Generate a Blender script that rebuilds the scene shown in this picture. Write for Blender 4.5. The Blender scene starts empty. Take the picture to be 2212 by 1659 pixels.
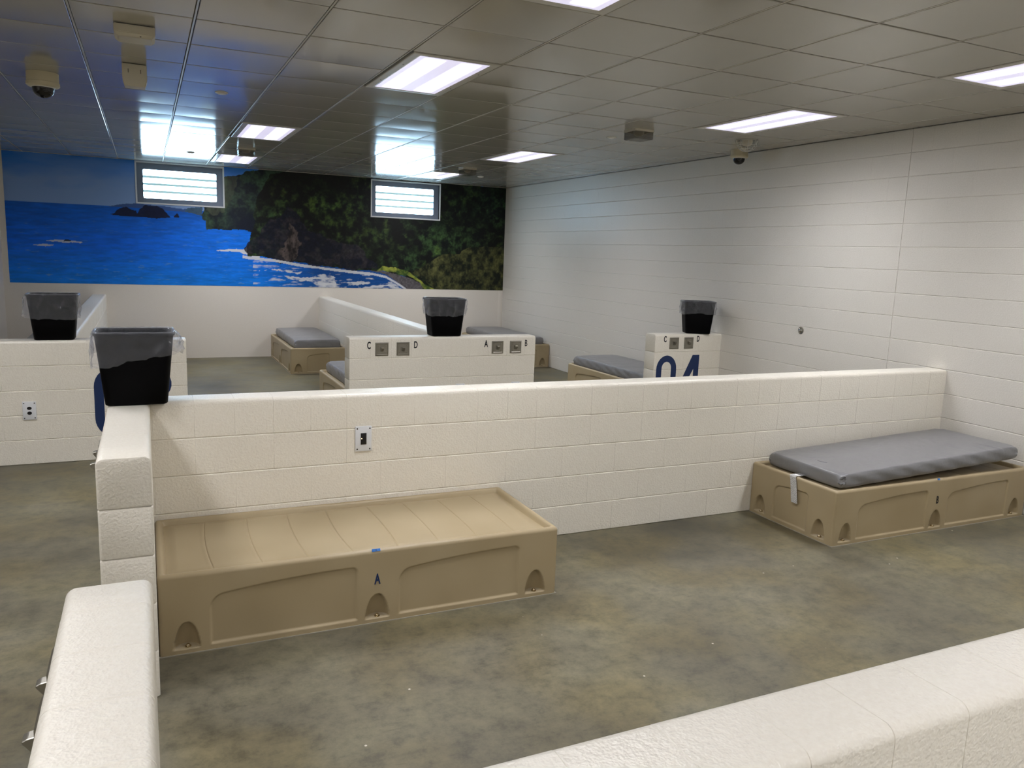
import bpy, bmesh, math, random
import numpy as np
from mathutils import Matrix, Vector

random.seed(7)
scene = bpy.context.scene
COL = scene.collection

# ------------------------------------------------------------------ camera
cam_data = bpy.data.cameras.new('camera')
cam = bpy.data.objects.new('camera', cam_data)
COL.objects.link(cam)
YAW, PITCH, ROLL, FOCAL = 0.4371, -0.1630, 0.0373, 1697.56
_f = Vector((math.sin(YAW) * math.cos(PITCH), math.cos(YAW) * math.cos(PITCH), math.sin(PITCH)))
_r = Vector((math.cos(YAW), -math.sin(YAW), 0))
_u = _r.cross(_f)
_r2 = _r * math.cos(ROLL) + _u * math.sin(ROLL)
_u2 = -_r * math.sin(ROLL) + _u * math.cos(ROLL)
_m = Matrix((_r2, _u2, -_f)).transposed().to_4x4()
_m.translation = Vector((-6.0929, -13.6057, 1.8391))
cam.matrix_world = _m
cam_data.sensor_width = 36
cam_data.lens = 36 * FOCAL / 2212
cam_data.clip_start = 0.05
scene.camera = cam

# ------------------------------------------------------------------ world, exposure
world = bpy.data.worlds.new('daylight')
scene.world = world
world.use_nodes = True
bg = world.node_tree.nodes['Background']
bg.inputs[0].default_value = (0.62, 0.8, 1.0, 1)
bg.inputs[1].default_value = 1.0
scene.view_settings.view_transform = 'Standard'
scene.view_settings.look = 'None'
scene.view_settings.gamma = 1.0
scene.view_settings.use_curve_mapping = False
scene.view_settings.exposure = 0.08
scene.cycles.max_bounces = 5
scene.cycles.diffuse_bounces = 3
scene.cycles.glossy_bounces = 3
scene.cycles.transmission_bounces = 2
scene.cycles.transparent_max_bounces = 8
scene.cycles.caustics_reflective = False
scene.cycles.caustics_refractive = False
scene.cycles.use_adaptive_sampling = True
scene.cycles.adaptive_threshold = 0.15
scene.cycles.adaptive_min_samples = 16
TUBE = 66.0          # radiance of the lit tube bands behind the lamp diffusers
BAND = 0.75          # radiance of the diffuser between the tubes
PANE = 12.0           # daylight through the window panes

COURSE = 0.2032      # height of one course of concrete block
H = 3.048            # ceiling height
TOP = 5 * COURSE     # top of the low partitions
GX0, GXS = -1.488, 0.6165   # ceiling grid, x
GY0, GYS = -10.56, 0.6160   # ceiling grid, y


# ------------------------------------------------------------------ materials
def srgb(r, g, b):
    def c(v):
        v /= 255.0
        return v / 12.92 if v <= 0.04045 else ((v + 0.055) / 1.055) ** 2.4
    return (c(r), c(g), c(b), 1)


def new_mat(name):
    m = bpy.data.materials.new(name)
    m.use_nodes = True
    nt = m.node_tree
    return m, nt, nt.nodes['Principled BSDF']


def simple(name, col, rough=0.5, metal=0.0, spec=0.5):
    m, nt, b = new_mat(name)
    b.inputs['Base Color'].default_value = col
    b.inputs['Roughness'].default_value = rough
    b.inputs['Metallic'].default_value = metal
    b.inputs['Specular IOR Level'].default_value = spec
    return m


def noise(nt, vec, scale, detail=3, rough=0.5):
    n = nt.nodes.new('ShaderNodeTexNoise')
    n.inputs['Scale'].default_value = scale
    n.inputs['Detail'].default_value = detail
    n.inputs['Roughness'].default_value = rough
    nt.links.new(vec, n.inputs['Vector'])
    return n


def ramp(nt, fac, stops):
    r = nt.nodes.new('ShaderNodeValToRGB')
    e = r.color_ramp.elements
    e[0].position, e[0].color = stops[0]
    e[1].position, e[1].color = stops[-1]
    for p, c in stops[1:-1]:
        x = e.new(p)
        x.color = c
    nt.links.new(fac, r.inputs['Fac'])
    return r


def mix(nt, fac, a, b, mode='MIX'):
    n = nt.nodes.new('ShaderNodeMix')
    n.data_type = 'RGBA'
    n.blend_type = mode
    for sock, v in ((n.inputs[0], fac), (n.inputs[6], a), (n.inputs[7], b)):
        if hasattr(v, 'is_linked'):
            nt.links.new(v, sock)
        else:
            sock.default_value = v
    return n.outputs[2]


def bump(nt, b, height, strength, dist):
    n = nt.nodes.new('ShaderNodeBump')
    n.inputs['Strength'].default_value = strength
    n.inputs['Distance'].default_value = dist
    nt.links.new(height, n.inputs['Height'])
    nt.links.new(n.outputs[0], b.inputs['Normal'])
    return n


def world_pos(nt):
    return nt.nodes.new('ShaderNodeNewGeometry').outputs['Position']


def m_block(name, col_a, col_b, rough, pits):
    m, nt, b = new_mat(name)
    pos = world_pos(nt)
    n2 = noise(nt, pos, 95, 1.5, 0.6)
    c = ramp(nt, n2.outputs[0], [(0.3, col_a), (0.7, col_b)])
    nt.links.new(c.outputs[0], b.inputs['Base Color'])
    b.inputs['Roughness'].default_value = rough
    bump(nt, b, n2.outputs[0], pits, 0.0034)
    return m


M = {}
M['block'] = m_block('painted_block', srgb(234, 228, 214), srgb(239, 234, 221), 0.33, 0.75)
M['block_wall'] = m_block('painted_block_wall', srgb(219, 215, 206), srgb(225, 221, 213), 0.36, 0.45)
M['plaster'] = m_block('painted_smooth_wall', srgb(236, 229, 218), srgb(240, 234, 225), 0.4, 0.08)


def m_floor():
    m, nt, b = new_mat('sealed_concrete')
    pos = world_pos(nt)
    big = noise(nt, pos, 0.9, 3, 0.62)
    c1 = ramp(nt, big.outputs[0], [(0.28, srgb(82, 79, 67)), (0.45, srgb(109, 104, 87)), (0.58, srgb(121, 116, 95)), (0.75, srgb(135, 129, 111))])
    mid = noise(nt, pos, 11.0, 6, 0.78)
    c2 = ramp(nt, mid.outputs[0], [(0.34, (0.42, 0.42, 0.42, 1)), (0.5, (0.88, 0.88, 0.87, 1)), (0.64, (1.18, 1.16, 1.13, 1))])
    col = mix(nt, 0.75, c1.outputs[0], c2.outputs[0], 'MULTIPLY')
    tint = noise(nt, pos, 1.7, 1, 0.5)
    t = ramp(nt, tint.outputs[0], [(0.45, (0, 0, 0, 1)), (0.62, (1, 1, 1, 1))])
    col = mix(nt, t.outputs[0], col, mix(nt, 1.0, col, (1.04, 0.98, 0.82, 1), 'MULTIPLY'))
    # streaky trowel marks
    mp = nt.nodes.new('ShaderNodeMapping')
    mp.inputs['Rotation'].default_value = (0, 0, 0.5)
    mp.inputs['Scale'].default_value = (1, 6, 1)
    nt.links.new(pos, mp.inputs['Vector'])
    st = noise(nt, mp.outputs[0], 9, 4, 0.7)
    s = ramp(nt, st.outputs[0], [(0.58, (0, 0, 0, 1)), (0.74, (1, 1, 1, 1))])
    col = mix(nt, s.outputs[0], col, mix(nt, 1.0, col, (0.72, 0.72, 0.72, 1), 'MULTIPLY'))
    # pale chips and paint specks
    v = nt.nodes.new('ShaderNodeTexVoronoi')
    v.inputs['Scale'].default_value = 8.0
    nt.links.new(pos, v.inputs['Vector'])
    sp = ramp(nt, v.outputs['Distance'], [(0.03, (1, 1, 1, 1)), (0.05, (0, 0, 0, 1))])
    pick = nt.nodes.new('ShaderNodeSeparateColor')
    nt.links.new(v.outputs['Color'], pick.inputs[0])
    gt = nt.nodes.new('ShaderNodeMath')
    gt.operation = 'GREATER_THAN'
    gt.inputs[1].default_value = 0.72
    nt.links.new(pick.outputs[0], gt.inputs[0])
    mu = nt.nodes.new('ShaderNodeMath')
    mu.operation = 'MULTIPLY'
    nt.links.new(sp.outputs[0], mu.inputs[0])
    nt.links.new(gt.outputs[0], mu.inputs[1])
    col = mix(nt, mu.outputs[0], col, srgb(205, 198, 184))
    nt.links.new(col, b.inputs['Base Color'])
    rr = ramp(nt, mid.outputs[0], [(0.3, (0.42, 0.42, 0.42, 1)), (0.7, (0.6, 0.6, 0.6, 1))])
    nt.links.new(rr.outputs[0], b.inputs['Roughness'])
    b.inputs['Specular IOR Level'].default_value = 0.4
    return m


M['floor'] = m_floor()


def m_tile():
    m, nt, b = new_mat('satin_metal_ceiling_panel')
    b.inputs['Base Color'].default_value = srgb(173, 169, 159)
    b.inputs['Roughness'].default_value = 0.13
    b.inputs['Specular IOR Level'].default_value = 0.55
    return m


M['tile'] = m_tile()
M['runner'] = simple('ceiling_runner_metal', srgb(182, 179, 170), 0.3)
M['void'] = simple('plenum_dark', srgb(26, 25, 23), 0.9)


def m_bed():
    m, nt, b = new_mat('tan_moulded_plastic')
    pos = world_pos(nt)
    n = noise(nt, pos, 3.0, 1)
    c = ramp(nt, n.outputs[0], [(0.3, srgb(166, 149, 116)), (0.7, srgb(174, 158, 126))])
    nt.links.new(c.outputs[0], b.inputs['Base Color'])
    b.inputs['Roughness'].default_value = 0.42
    n2 = noise(nt, pos, 260, 2)
    bump(nt, b, n2.outputs[0], 0.12, 0.001)
    return m


M['bed'] = m_bed()


def m_vinyl():
    m, nt, b = new_mat('grey_vinyl')
    pos = world_pos(nt)
    b.inputs['Base Color'].default_value = srgb(126, 126, 128)
    b.inputs['Roughness'].default_value = 0.33
    n2 = noise(nt, pos, 6, 4, 0.5)
    n3 = noise(nt, pos, 300, 1)
    a = nt.nodes.new('ShaderNodeMath')
    a.operation = 'MULTIPLY_ADD'
    nt.links.new(n3.outputs[0], a.inputs[0])
    a.inputs[1].default_value = 0.03
    nt.links.new(n2.outputs[0], a.inputs[2])
    bump(nt, b, a.outputs[0], 0.75, 0.014)
    return m


M['vinyl'] = m_vinyl()
M['bin'] = simple('black_plastic', srgb(3, 3, 5), 0.5, spec=0.08)
M['bin_lip'] = simple('black_plastic_lip', srgb(24, 24, 27), 0.3)


def m_liner():
    m, nt, b = new_mat('clear_plastic_liner')
    out = nt.nodes['Material Output']
    tr = nt.nodes.new('ShaderNodeBsdfTransparent')
    tr.inputs[0].default_value = (0.93, 0.93, 0.95, 1)
    b.inputs['Base Color'].default_value = srgb(200, 203, 210)
    b.inputs['Roughness'].default_value = 0.07
    b.inputs['Specular IOR Level'].default_value = 1.0
    pos = world_pos(nt)
    mp = nt.nodes.new('ShaderNodeMapping')
    mp.inputs['Scale'].default_value = (1, 1, 0.4)
    nt.links.new(pos, mp.inputs['Vector'])
    n = noise(nt, mp.outputs[0], 20, 3, 0.55)
    n.noise_type = 'RIDGED_MULTIFRACTAL'
    n.normalize = False
    bump(nt, b, n.outputs[0], 0.8, 0.012)
    mx = nt.nodes.new('ShaderNodeMixShader')
    lw = nt.nodes.new('ShaderNodeLayerWeight')
    lw.inputs[0].default_value = 0.35
    fr = ramp(nt, lw.outputs['Facing'], [(0.0, (0.10, 0.10, 0.10, 1)), (0.85, (0.5, 0.5, 0.5, 1))])
    nt.links.new(fr.outputs[0], mx.inputs[0])
    nt.links.new(tr.outputs[0], mx.inputs[1])
    nt.links.new(b.outputs[0], mx.inputs[2])
    nt.links.new(mx.outputs[0], out.inputs[0])
    return m


M['liner'] = m_liner()
M['navy'] = simple('navy_paint', srgb(13, 42, 88), 0.4)
M['black'] = simple('black_paint', srgb(22, 23, 28), 0.5)
M['steel'] = simple('brushed_stainless', srgb(150, 146, 136), 0.34, 0.85)
M['chrome'] = simple('polished_chrome', srgb(190, 188, 184), 0.12, 1.0)
M['bolt'] = simple('zinc_bolt', srgb(205, 190, 160), 0.18, 1.0)
M['plate'] = simple('white_cover_plate', srgb(226, 228, 230), 0.35)
M['socket'] = simple('black_socket', srgb(16, 16, 20), 0.3)
M['screw'] = simple('dark_screw', srgb(70, 66, 60), 0.35, 0.6)
M['winframe'] = simple('grey_window_frame', srgb(112, 121, 138), 0.42)
M['wintrim'] = simple('white_window_trim', srgb(218, 220, 222), 0.4)
M['winbar'] = simple('daylit_louver_edge', srgb(205, 228, 232), 0.4)
M['cam_body'] = simple('cream_enamel', srgb(205, 196, 168), 0.45)
M['box_body'] = simple('cream_enclosure', srgb(196, 190, 172), 0.5)
M['dome'] = simple('smoked_dome', srgb(8, 8, 10), 0.06)
M['white_dev'] = simple('white_device_plastic', srgb(214, 212, 204), 0.4)
M['wire'] = simple('white_guard_wire', srgb(200, 198, 190), 0.35)
M['lamp_frame'] = simple('lamp_frame_enamel', srgb(196, 194, 186), 0.3)
M['caulk'] = simple('grey_sealant', srgb(158, 152, 138), 0.5)
M['tape'] = simple('blue_masking_tape', srgb(52, 118, 196), 0.6)
M['paper'] = None


def m_tag():
    m, nt, b = new_mat('printed_tag')
    tc = nt.nodes.new('ShaderNodeTexCoord')
    sep = nt.nodes.new('ShaderNodeSeparateXYZ')
    nt.links.new(tc.outputs['Object'], sep.inputs[0])
    w = nt.nodes.new('ShaderNodeMath')
    w.operation = 'MULTIPLY'
    w.inputs[1].default_value = 160
    nt.links.new(sep.outputs[2], w.inputs[0])
    fr = nt.nodes.new('ShaderNodeMath')
    fr.operation = 'FRACT'
    nt.links.new(w.outputs[0], fr.inputs[0])
    n = noise(nt, tc.outputs['Object'], 260, 1)
    ad = nt.nodes.new('ShaderNodeMath')
    ad.operation = 'MULTIPLY'
    nt.links.new(fr.outputs[0], ad.inputs[0])
    nt.links.new(n.outputs[0], ad.inputs[1])
    c = ramp(nt, ad.outputs[0], [(0.22, srgb(226, 226, 222)), (0.36, srgb(120, 120, 120))])
    nt.links.new(c.outputs[0], b.inputs['Base Color'])
    b.inputs['Roughness'].default_value = 0.6
    return m


M['paper'] = m_tag()


def m_guard():
    m, nt, b = new_mat('smoky_clear_guard')
    out = nt.nodes['Material Output']
    tr = nt.nodes.new('ShaderNodeBsdfTransparent')
    tr.inputs[0].default_value = (0.75, 0.74, 0.7, 1)
    b.inputs['Base Color'].default_value = srgb(110, 106, 98)
    b.inputs['Roughness'].default_value = 0.12
    mx = nt.nodes.new('ShaderNodeMixShader')
    mx.inputs[0].default_value = 0.4
    nt.links.new(tr.outputs[0], mx.inputs[1])
    nt.links.new(b.outputs[0], mx.inputs[2])
    nt.links.new(mx.outputs[0], out.inputs[0])
    return m


M['guard'] = m_guard()


def m_lens():
    """lamp diffuser: two tube bands glow through a prismatic lens (object x across, y along)"""
    m, nt, b = new_mat('lit_lamp_diffuser')
    tc = nt.nodes.new('ShaderNodeTexCoord')
    sep = nt.nodes.new('ShaderNodeSeparateXYZ')
    nt.links.new(tc.outputs['Object'], sep.inputs[0])

    def mth(op, a, v=None, c=None):
        n = nt.nodes.new('ShaderNodeMath')
        n.operation = op
        for i, q in enumerate((a, v, c)):
            if q is None:
                continue
            if hasattr(q, 'is_linked'):
                nt.links.new(q, n.inputs[i])
            else:
                n.inputs[i].default_value = q
        return n.outputs[0]
    ax = mth('ABSOLUTE', sep.outputs[0])
    d = mth('ABSOLUTE', mth('SUBTRACT', ax, 0.122))
    band = nt.nodes.new('ShaderNodeMapRange')
    band.interpolation_type = 'SMOOTHSTEP'
    band.inputs['From Min'].default_value = 0.078
    band.inputs['From Max'].default_value = 0.035
    nt.links.new(d, band.inputs['Value'])
    ay = mth('ABSOLUTE', sep.outputs[1])
    ends = nt.nodes.new('ShaderNodeMapRange')
    ends.interpolation_type = 'SMOOTHSTEP'
    ends.inputs['From Min'].default_value = 0.53
    ends.inputs['From Max'].default_value = 0.47
    nt.links.new(ay, ends.inputs['Value'])
    t = mth('MULTIPLY', band.outputs[0], ends.outputs[0])
    c = mix(nt, t, (0.80, 0.76, 1.0, 1), (0.985, 0.985, 1.0, 1))
    # prismatic lens: most of the light leaves downwards
    geo = nt.nodes.new('ShaderNodeNewGeometry')
    dot = nt.nodes.new('ShaderNodeVectorMath')
    dot.operation = 'DOT_PRODUCT'
    nt.links.new(geo.outputs['Incoming'], dot.inputs[0])
    nt.links.new(geo.outputs['Normal'], dot.inputs[1])
    spread = mth('MULTIPLY_ADD', mth('POWER', mth('ABSOLUTE', dot.outputs['Value']), 1.6), 0.9, 0.10)
    st = mth('MULTIPLY_ADD', mth('MULTIPLY', t, spread), TUBE, BAND)
    b.inputs['Base Color'].default_value = (0.6, 0.6, 0.62, 1)
    b.inputs['Roughness'].default_value = 0.3
    nt.links.new(c, b.inputs['Emission Color'])
    nt.links.new(st, b.inputs['Emission Strength'])
    return m


M['lens'] = m_lens()
M['pane'] = simple('daylit_frosted_pane', srgb(220, 235, 245), 0.3)
_b = M['pane'].node_tree.nodes['Principled BSDF']
_b.inputs['Emission Color'].default_value = (0.52, 0.78, 1.0, 1)
_b.inputs['Emission Strength'].default_value = PANE
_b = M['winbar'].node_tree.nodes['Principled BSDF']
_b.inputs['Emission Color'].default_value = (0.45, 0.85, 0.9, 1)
_b.inputs['Emission Strength'].default_value = 0.32  # glow put into the louver edges to stand for daylight in the glass
M['led'] = simple('lit_led', (1, 0.75, 0.4, 1), 0.4)
_b = M['led'].node_tree.nodes['Principled BSDF']
_b.inputs['Emission Color'].default_value = (1.0, 0.72, 0.4, 1)
_b.inputs['Emission Strength'].default_value = 3.0


def m_mural():
    m, nt, b = new_mat('printed_mural')
    a = nt.nodes.new('ShaderNodeAttribute')
    a.attribute_name = 'Print'
    nt.links.new(a.outputs['Color'], b.inputs['Base Color'])
    b.inputs['Roughness'].default_value = 0.45
    b.inputs['Specular IOR Level'].default_value = 0.3
    return m


M['mural'] = m_mural()


# ------------------------------------------------------------------ mesh helpers
def me_from(name, verts, faces, smooth=False, angle=None):
    me = bpy.data.meshes.new(name)
    me.from_pydata([tuple(v) for v in verts], [], faces)
    if smooth or angle is not None:
        me.polygons.foreach_set('use_smooth', [True] * len(me.polygons))
        if angle is not None:
            me.set_sharp_from_angle(angle=math.radians(angle))
    me.update()
    return me


def me_bm(name, bm, smooth=False, angle=None, recalc=True):
    if recalc:
        bmesh.ops.recalc_face_normals(bm, faces=bm.faces[:])
    me = bpy.data.meshes.new(name)
    bm.to_mesh(me)
    bm.free()
    if smooth or angle is not None:
        me.polygons.foreach_set('use_smooth', [True] * len(me.polygons))
        if angle is not None:
            me.set_sharp_from_angle(angle=math.radians(angle))
    return me


def obj(name, me, mat=None, parent=None, loc=(0, 0, 0), rot=(0, 0, 0)):
    o = bpy.data.objects.new(name, me)
    COL.objects.link(o)
    if mat is not None and not me.materials:
        me.materials.append(mat)
    o.parent = parent
    o.location = loc
    o.rotation_euler = rot
    return o


def empty(name, loc=(0, 0, 0), rotz=0.0):
    o = bpy.data.objects.new(name, None)
    COL.objects.link(o)
    o.empty_display_size = 0.1
    o.location = loc
    o.rotation_euler = (0, 0, rotz)
    return o


def tag(o, label, cat, group=None):
    o['label'] = label
    o['category'] = cat
    if group:
        o['group'] = group
    return o


def struct(o, label=None):
    o['kind'] = 'structure'
    if label:
        o['label'] = label
    return o


def add_box(bm, x0, x1, y0, y1, z0, z1):
    v = [bm.verts.new(p) for p in ((x0, y0, z0), (x1, y0, z0), (x1, y1, z0), (x0, y1, z0),
                                   (x0, y0, z1), (x1, y0, z1), (x1, y1, z1), (x0, y1, z1))]
    for f in ((0, 3, 2, 1), (4, 5, 6, 7), (0, 1, 5, 4), (1, 2, 6, 5), (2, 3, 7, 6), (3, 0, 4, 7)):
        bm.faces.new([v[i] for i in f])
    return v


def box_me(name, x0, x1, y0, y1, z0, z1, bev=0.0, seg=2):
    bm = bmesh.new()
    add_box(bm, x0, x1, y0, y1, z0, z1)
    if bev:
        bmesh.ops.bevel(bm, geom=bm.edges[:], offset=bev, segments=seg, affect='EDGES', profile=0.5)
    return me_bm(name, bm, angle=40 if bev else None)


def lathe(name, prof, n=28, angle=40, axis_down=False):
    """prof: list of (radius, z)"""
    verts, faces = [], []
    for r, z in prof:
        for k in range(n):
            a = 2 * math.pi * k / n
            verts.append((r * math.cos(a), r * math.sin(a), z))
    for i in range(len(prof) - 1):
        for k in range(n):
            a, b = i * n + k, i * n + (k + 1) % n
            faces.append((a, b, b + n, a + n))
    faces.append(tuple(range(n))[::-1])
    faces.append(tuple(range((len(prof) - 1) * n, len(prof) * n)))
    bm = bmesh.new()
    vs = [bm.verts.new(v) for v in verts]
    for f in faces:
        bm.faces.new([vs[i] for i in f])
    bmesh.ops.remove_doubles(bm, verts=bm.verts[:], dist=1e-6)
    return me_bm(name, bm, angle=angle)


def tube(bm, pts, r, n=6):
    pts = [Vector(p) for p in pts]
    rings = []
    for i, p in enumerate(pts):
        d = (pts[min(i + 1, len(pts) - 1)] - pts[max(i - 1, 0)]).normalized()
        a = d.orthogonal().normalized()
        if i and rings:
            prev = (rings[-1][0].co - pts[i - 1]).normalized()
            a = (prev - d * prev.dot(d)).normalized()
        b = d.cross(a)
        rings.append([bm.verts.new(p + (a * math.cos(2 * math.pi * k / n) + b * math.sin(2 * math.pi * k / n)) * r) for k in range(n)])
    for i in range(len(rings) - 1):
        for k in range(n):
            bm.faces.new((rings[i][k], rings[i][(k + 1) % n], rings[i + 1][(k + 1) % n], rings[i + 1][k]))
    bm.faces.new(rings[0][::-1])
    bm.faces.new(rings[-1])


def plate_from_outline(name, loops, depth, plane='xz', mat=None, parent=None, loc=(0, 0, 0), bev=0.0):
    """loops: outer outline + holes as 2-D points (x,z); front face towards -y, thickness depth"""
    cu = bpy.data.curves.new(name, 'CURVE')
    cu.dimensions = '2D'
    cu.fill_mode = 'BOTH'
    cu.extrude = depth / 2
    cu.bevel_depth = bev
    for lp in loops:
        s = cu.splines.new('POLY')
        s.points.add(len(lp) - 1)
        for p, q in zip(s.points, lp):
            p.co = (q[0], q[1], 0, 1)
        s.use_cyclic_u = True
    tmp = bpy.data.objects.new('tmp', cu)
    COL.objects.link(tmp)
    dg = bpy.context.evaluated_depsgraph_get()
    me = bpy.data.meshes.new_from_object(tmp.evaluated_get(dg))
    bpy.data.objects.remove(tmp)
    bpy.data.curves.remove(cu)
    me.transform(Matrix.Rotation(math.pi / 2, 4, 'X'))
    me.name = name
    me.materials.clear()
    return obj(name, me, mat, parent, loc)


_text_cache = {}


def text_me(ch, height, xs=0.56, bold=0.025, depth=0.0012):
    bold = 0.014 if ch == 'B' else bold
    key = (ch, height)
    if key in _text_cache:
        return _text_cache[key]
    cu = bpy.data.curves.new('letter', 'FONT')
    cu.body = ch
    cu.size = height / 0.7
    cu.extrude = depth
    cu.offset = bold * height / 0.7
    cu.align_x = 'CENTER'
    cu.align_y = 'CENTER'
    tmp = bpy.data.objects.new('tmp', cu)
    COL.objects.link(tmp)
    dg = bpy.context.evaluated_depsgraph_get()
    me = bpy.data.meshes.new_from_object(tmp.evaluated_get(dg))
    bpy.data.objects.remove(tmp)
    bpy.data.curves.remove(cu)
    me.transform(Matrix.Diagonal((xs, 1, 1, 1)))
    me.transform(Matrix.Rotation(math.pi / 2, 4, 'X'))
    me.name = 'letter_' + ch
    me.materials.clear()
    _text_cache[key] = me
    return me


# ------------------------------------------------------------------ block walls
_block_cache = {}


def block_me(L, T, hgt, cap, e0=False, e1=False, ch=0.005, cv=0.0012, mat='block'):
    """one block, s along x 0..L, thickness y 0..T, z 0..hgt; V-chamfered joints, bullnosed top for caps"""
    key = (round(L, 4), round(T, 4), round(hgt, 4), cap, e0, e1, cv, mat)
    if key in _block_cache:
        return _block_cache[key]

    def profile(ins):
        a, b, z0, z1 = ins, T - ins, ins, hgt - ins
        c = ch
        if cap:
            r = 0.026
            p = [(a + c, z0), (b - c, z0), (b, z0 + c)]
            n = 6
            for i in range(n + 1):
                t = math.pi / 2 * i / n
                p.append((b - r + r * math.cos(t), z1 - r + r * math.sin(t)))
            for i in range(n + 1):
                t = math.pi / 2 + math.pi / 2 * i / n
                p.append((a + r + r * math.cos(t), z1 - r + r * math.sin(t)))
            p.append((a, z0 + c))
            return p
        return [(a + c, z0), (b - c, z0), (b, z0 + c), (b, z1 - c), (b - c, z1), (a + c, z1), (a, z1 - c), (a, z0 + c)]
    rings = []
    ends0 = [(0.0, 0.008), (0.0024, 0.0024), (0.008, 0.0)] if e0 else [(0.0, cv), (cv, 0.0)]
    ends1 = [(L - 0.008, 0.0), (L - 0.0024, 0.0024), (L, 0.008)] if e1 else [(L - cv, 0.0), (L, cv)]
    for s, ins in ends0 + ends1:
        rings.append([(s, y, z) for y, z in profile(ins)])
    n = len(rings[0])
    verts = [v for r in rings for v in r]
    faces = []
    for i in range(len(rings) - 1):
        for k in range(n):
            a, b = i * n + k, i * n + (k + 1) % n
            faces.append((a, a + n, b + n, b))
    faces.append(tuple(range(n)))
    faces.append(tuple(range((len(rings) - 1) * n, len(rings) * n))[::-1])
    me = me_from('block', verts, faces, angle=32)
    bm = bmesh.new()
    bm.from_mesh(me)
    bmesh.ops.recalc_face_normals(bm, faces=bm.faces[:])
    bm.to_mesh(me)
    bm.free()
    me.materials.append(M[mat])
    _block_cache[key] = me
    return me


def course_cuts(L, unit, off):
    cuts = [0.0]
    x = off if off > 0.03 else unit
    while x < L - 0.03:
        cuts.append(x)
        x += unit
    cuts.append(L)
    return cuts


def partition(name, label, loc, L, T=0.194, along_y=False, end0=False, end1=False):
    """low wall of five courses; returns its empty. along_y: length runs to +y, thickness to -x"""
    e = struct(empty(name, (loc[0], loc[1], 0), math.pi / 2 if along_y else 0), label)
    for k in range(5):
        cap = k == 4
        unit = 0.2032 if cap else 0.4064
        off = 0.0 if (cap or k % 2 == 1) else 0.2032
        cuts = course_cuts(L, unit, off)
        for i in range(len(cuts) - 1):
            me = block_me(cuts[i + 1] - cuts[i], T, COURSE, cap, end0 and i == 0, end1 and i == len(cuts) - 2)
            dy = random.uniform(-0.0005, 0.0005)
            obj('block', me, None, e, (cuts[i], dy, k * COURSE))
    return e


# ================================================================== THE SETTING
XL, XFAR, YN = -7.985, -11.2, -16.8
fl = obj('floor', me_from('floor', [(XFAR - 0.2, YN - 0.2, 0), (0.2, YN - 0.2, 0), (0.2, 0.2, 0), (XFAR - 0.2, 0.2, 0)], [(0, 1, 2, 3)]), M['floor'])
struct(fl, 'mottled grey-brown sealed concrete floor')

# back wall with two window openings
W1 = (-6.197, -4.916, 2.403, 3.040)
W2 = (-2.545, -1.280, 2.390, 3.030)
RV = 0.022  # trim width
bm = bmesh.new()
xs = [XL - 0.2, W1[0] + RV, W1[1] - RV, W2[0] + RV, W2[1] - RV, 0.2]
add_box(bm, xs[0], xs[1], 0, 0.2, 0, H + 0.1)
add_box(bm, xs[2], xs[3], 0, 0.2, 0, H + 0.1)
add_box(bm, xs[4], xs[5], 0, 0.2, 0, H + 0.1)
for w, a, b in ((W1, xs[1], xs[2]), (W2, xs[3], xs[4])):
    add_box(bm, a, b, 0, 0.2, 0, w[2] + RV)
    add_box(bm, a, b, 0, 0.2, w[3] - RV, H + 0.1)
struct(obj('wall_back', me_bm('wall_back', bm), M['plaster']), 'smooth off-white end wall below and around the mural')
tr = obj('trim_1', box_me('trim', -0.094, -0.018, -0.004, 0.0, 0, 1.165, 0.0015), M['plaster'])
struct(tr, 'narrow painted strip in the far right corner')

# left and rear walls
struct(obj('wall_left', box_me('wall_left', XL - 0.2, XL, -6.31, 0, 0, H + 0.1), M['plaster']), 'off-white wall at the far left edge')
struct(obj('wall_aisle', box_me('wall_aisle', XFAR - 0.2, XFAR, YN, 0, 0, H + 0.1), M['plaster']))
struct(obj('wall_rear', box_me('wall_rear', XFAR, 0.2, YN - 0.2, YN, 0, H + 0.1), M['plaster']))
struct(obj('wall_aisle_end', box_me('wall_aisle_end', XFAR, XL - 0.2, 0, 0.2, 0, H + 0.1), M['plaster']))

# right wall: backing plus fifteen courses of block, control joint at CJ
wr = struct(empty('wall_right', (0, 0, 0)), 'tall painted concrete block wall along the right side')
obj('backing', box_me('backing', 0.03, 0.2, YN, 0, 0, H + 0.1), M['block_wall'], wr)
CJ = -8.6065
obj('joint_sealant', box_me('joint_sealant', 0.004, 0.04, CJ - 0.004, CJ + 0.004, 0, H), M['block_wall'], wr)
rb = []
for k in range(15):
    off = 0.0 if k % 2 else 0.2032
    ys = [CJ + 0.003]
    y = CJ + (off if off else 0.4064)
    while y < -0.03:
        ys.append(y)
        y += 0.4064
    ys.append(0.0)
    for a, b in zip(ys[:-1], ys[1:]):
        rb.append((k, a, b))
    ys = [CJ - 0.003]
    y = CJ - (off if off else 0.4064)
    while y > -12.6:
        ys.append(y)
        y -= 0.4064
    for a, b in zip(ys[:-1], ys[1:]):
        rb.append((k, b, a))
cp = cam.matrix_world.translation
cinv = cam.matrix_world.inverted()


def frame_xy(p):
    q = cinv @ Vector(p)
    if q.z > -0.1:
        return None
    return (1106 + FOCAL * q.x / -q.z, 829.5 - FOCAL * q.y / -q.z, -q.z)


def in_view(p, mg=60):
    q = frame_xy(p)
    return q is not None and -mg < q[0] < 2212 + mg and -mg < q[1] < 1659 + mg


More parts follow.
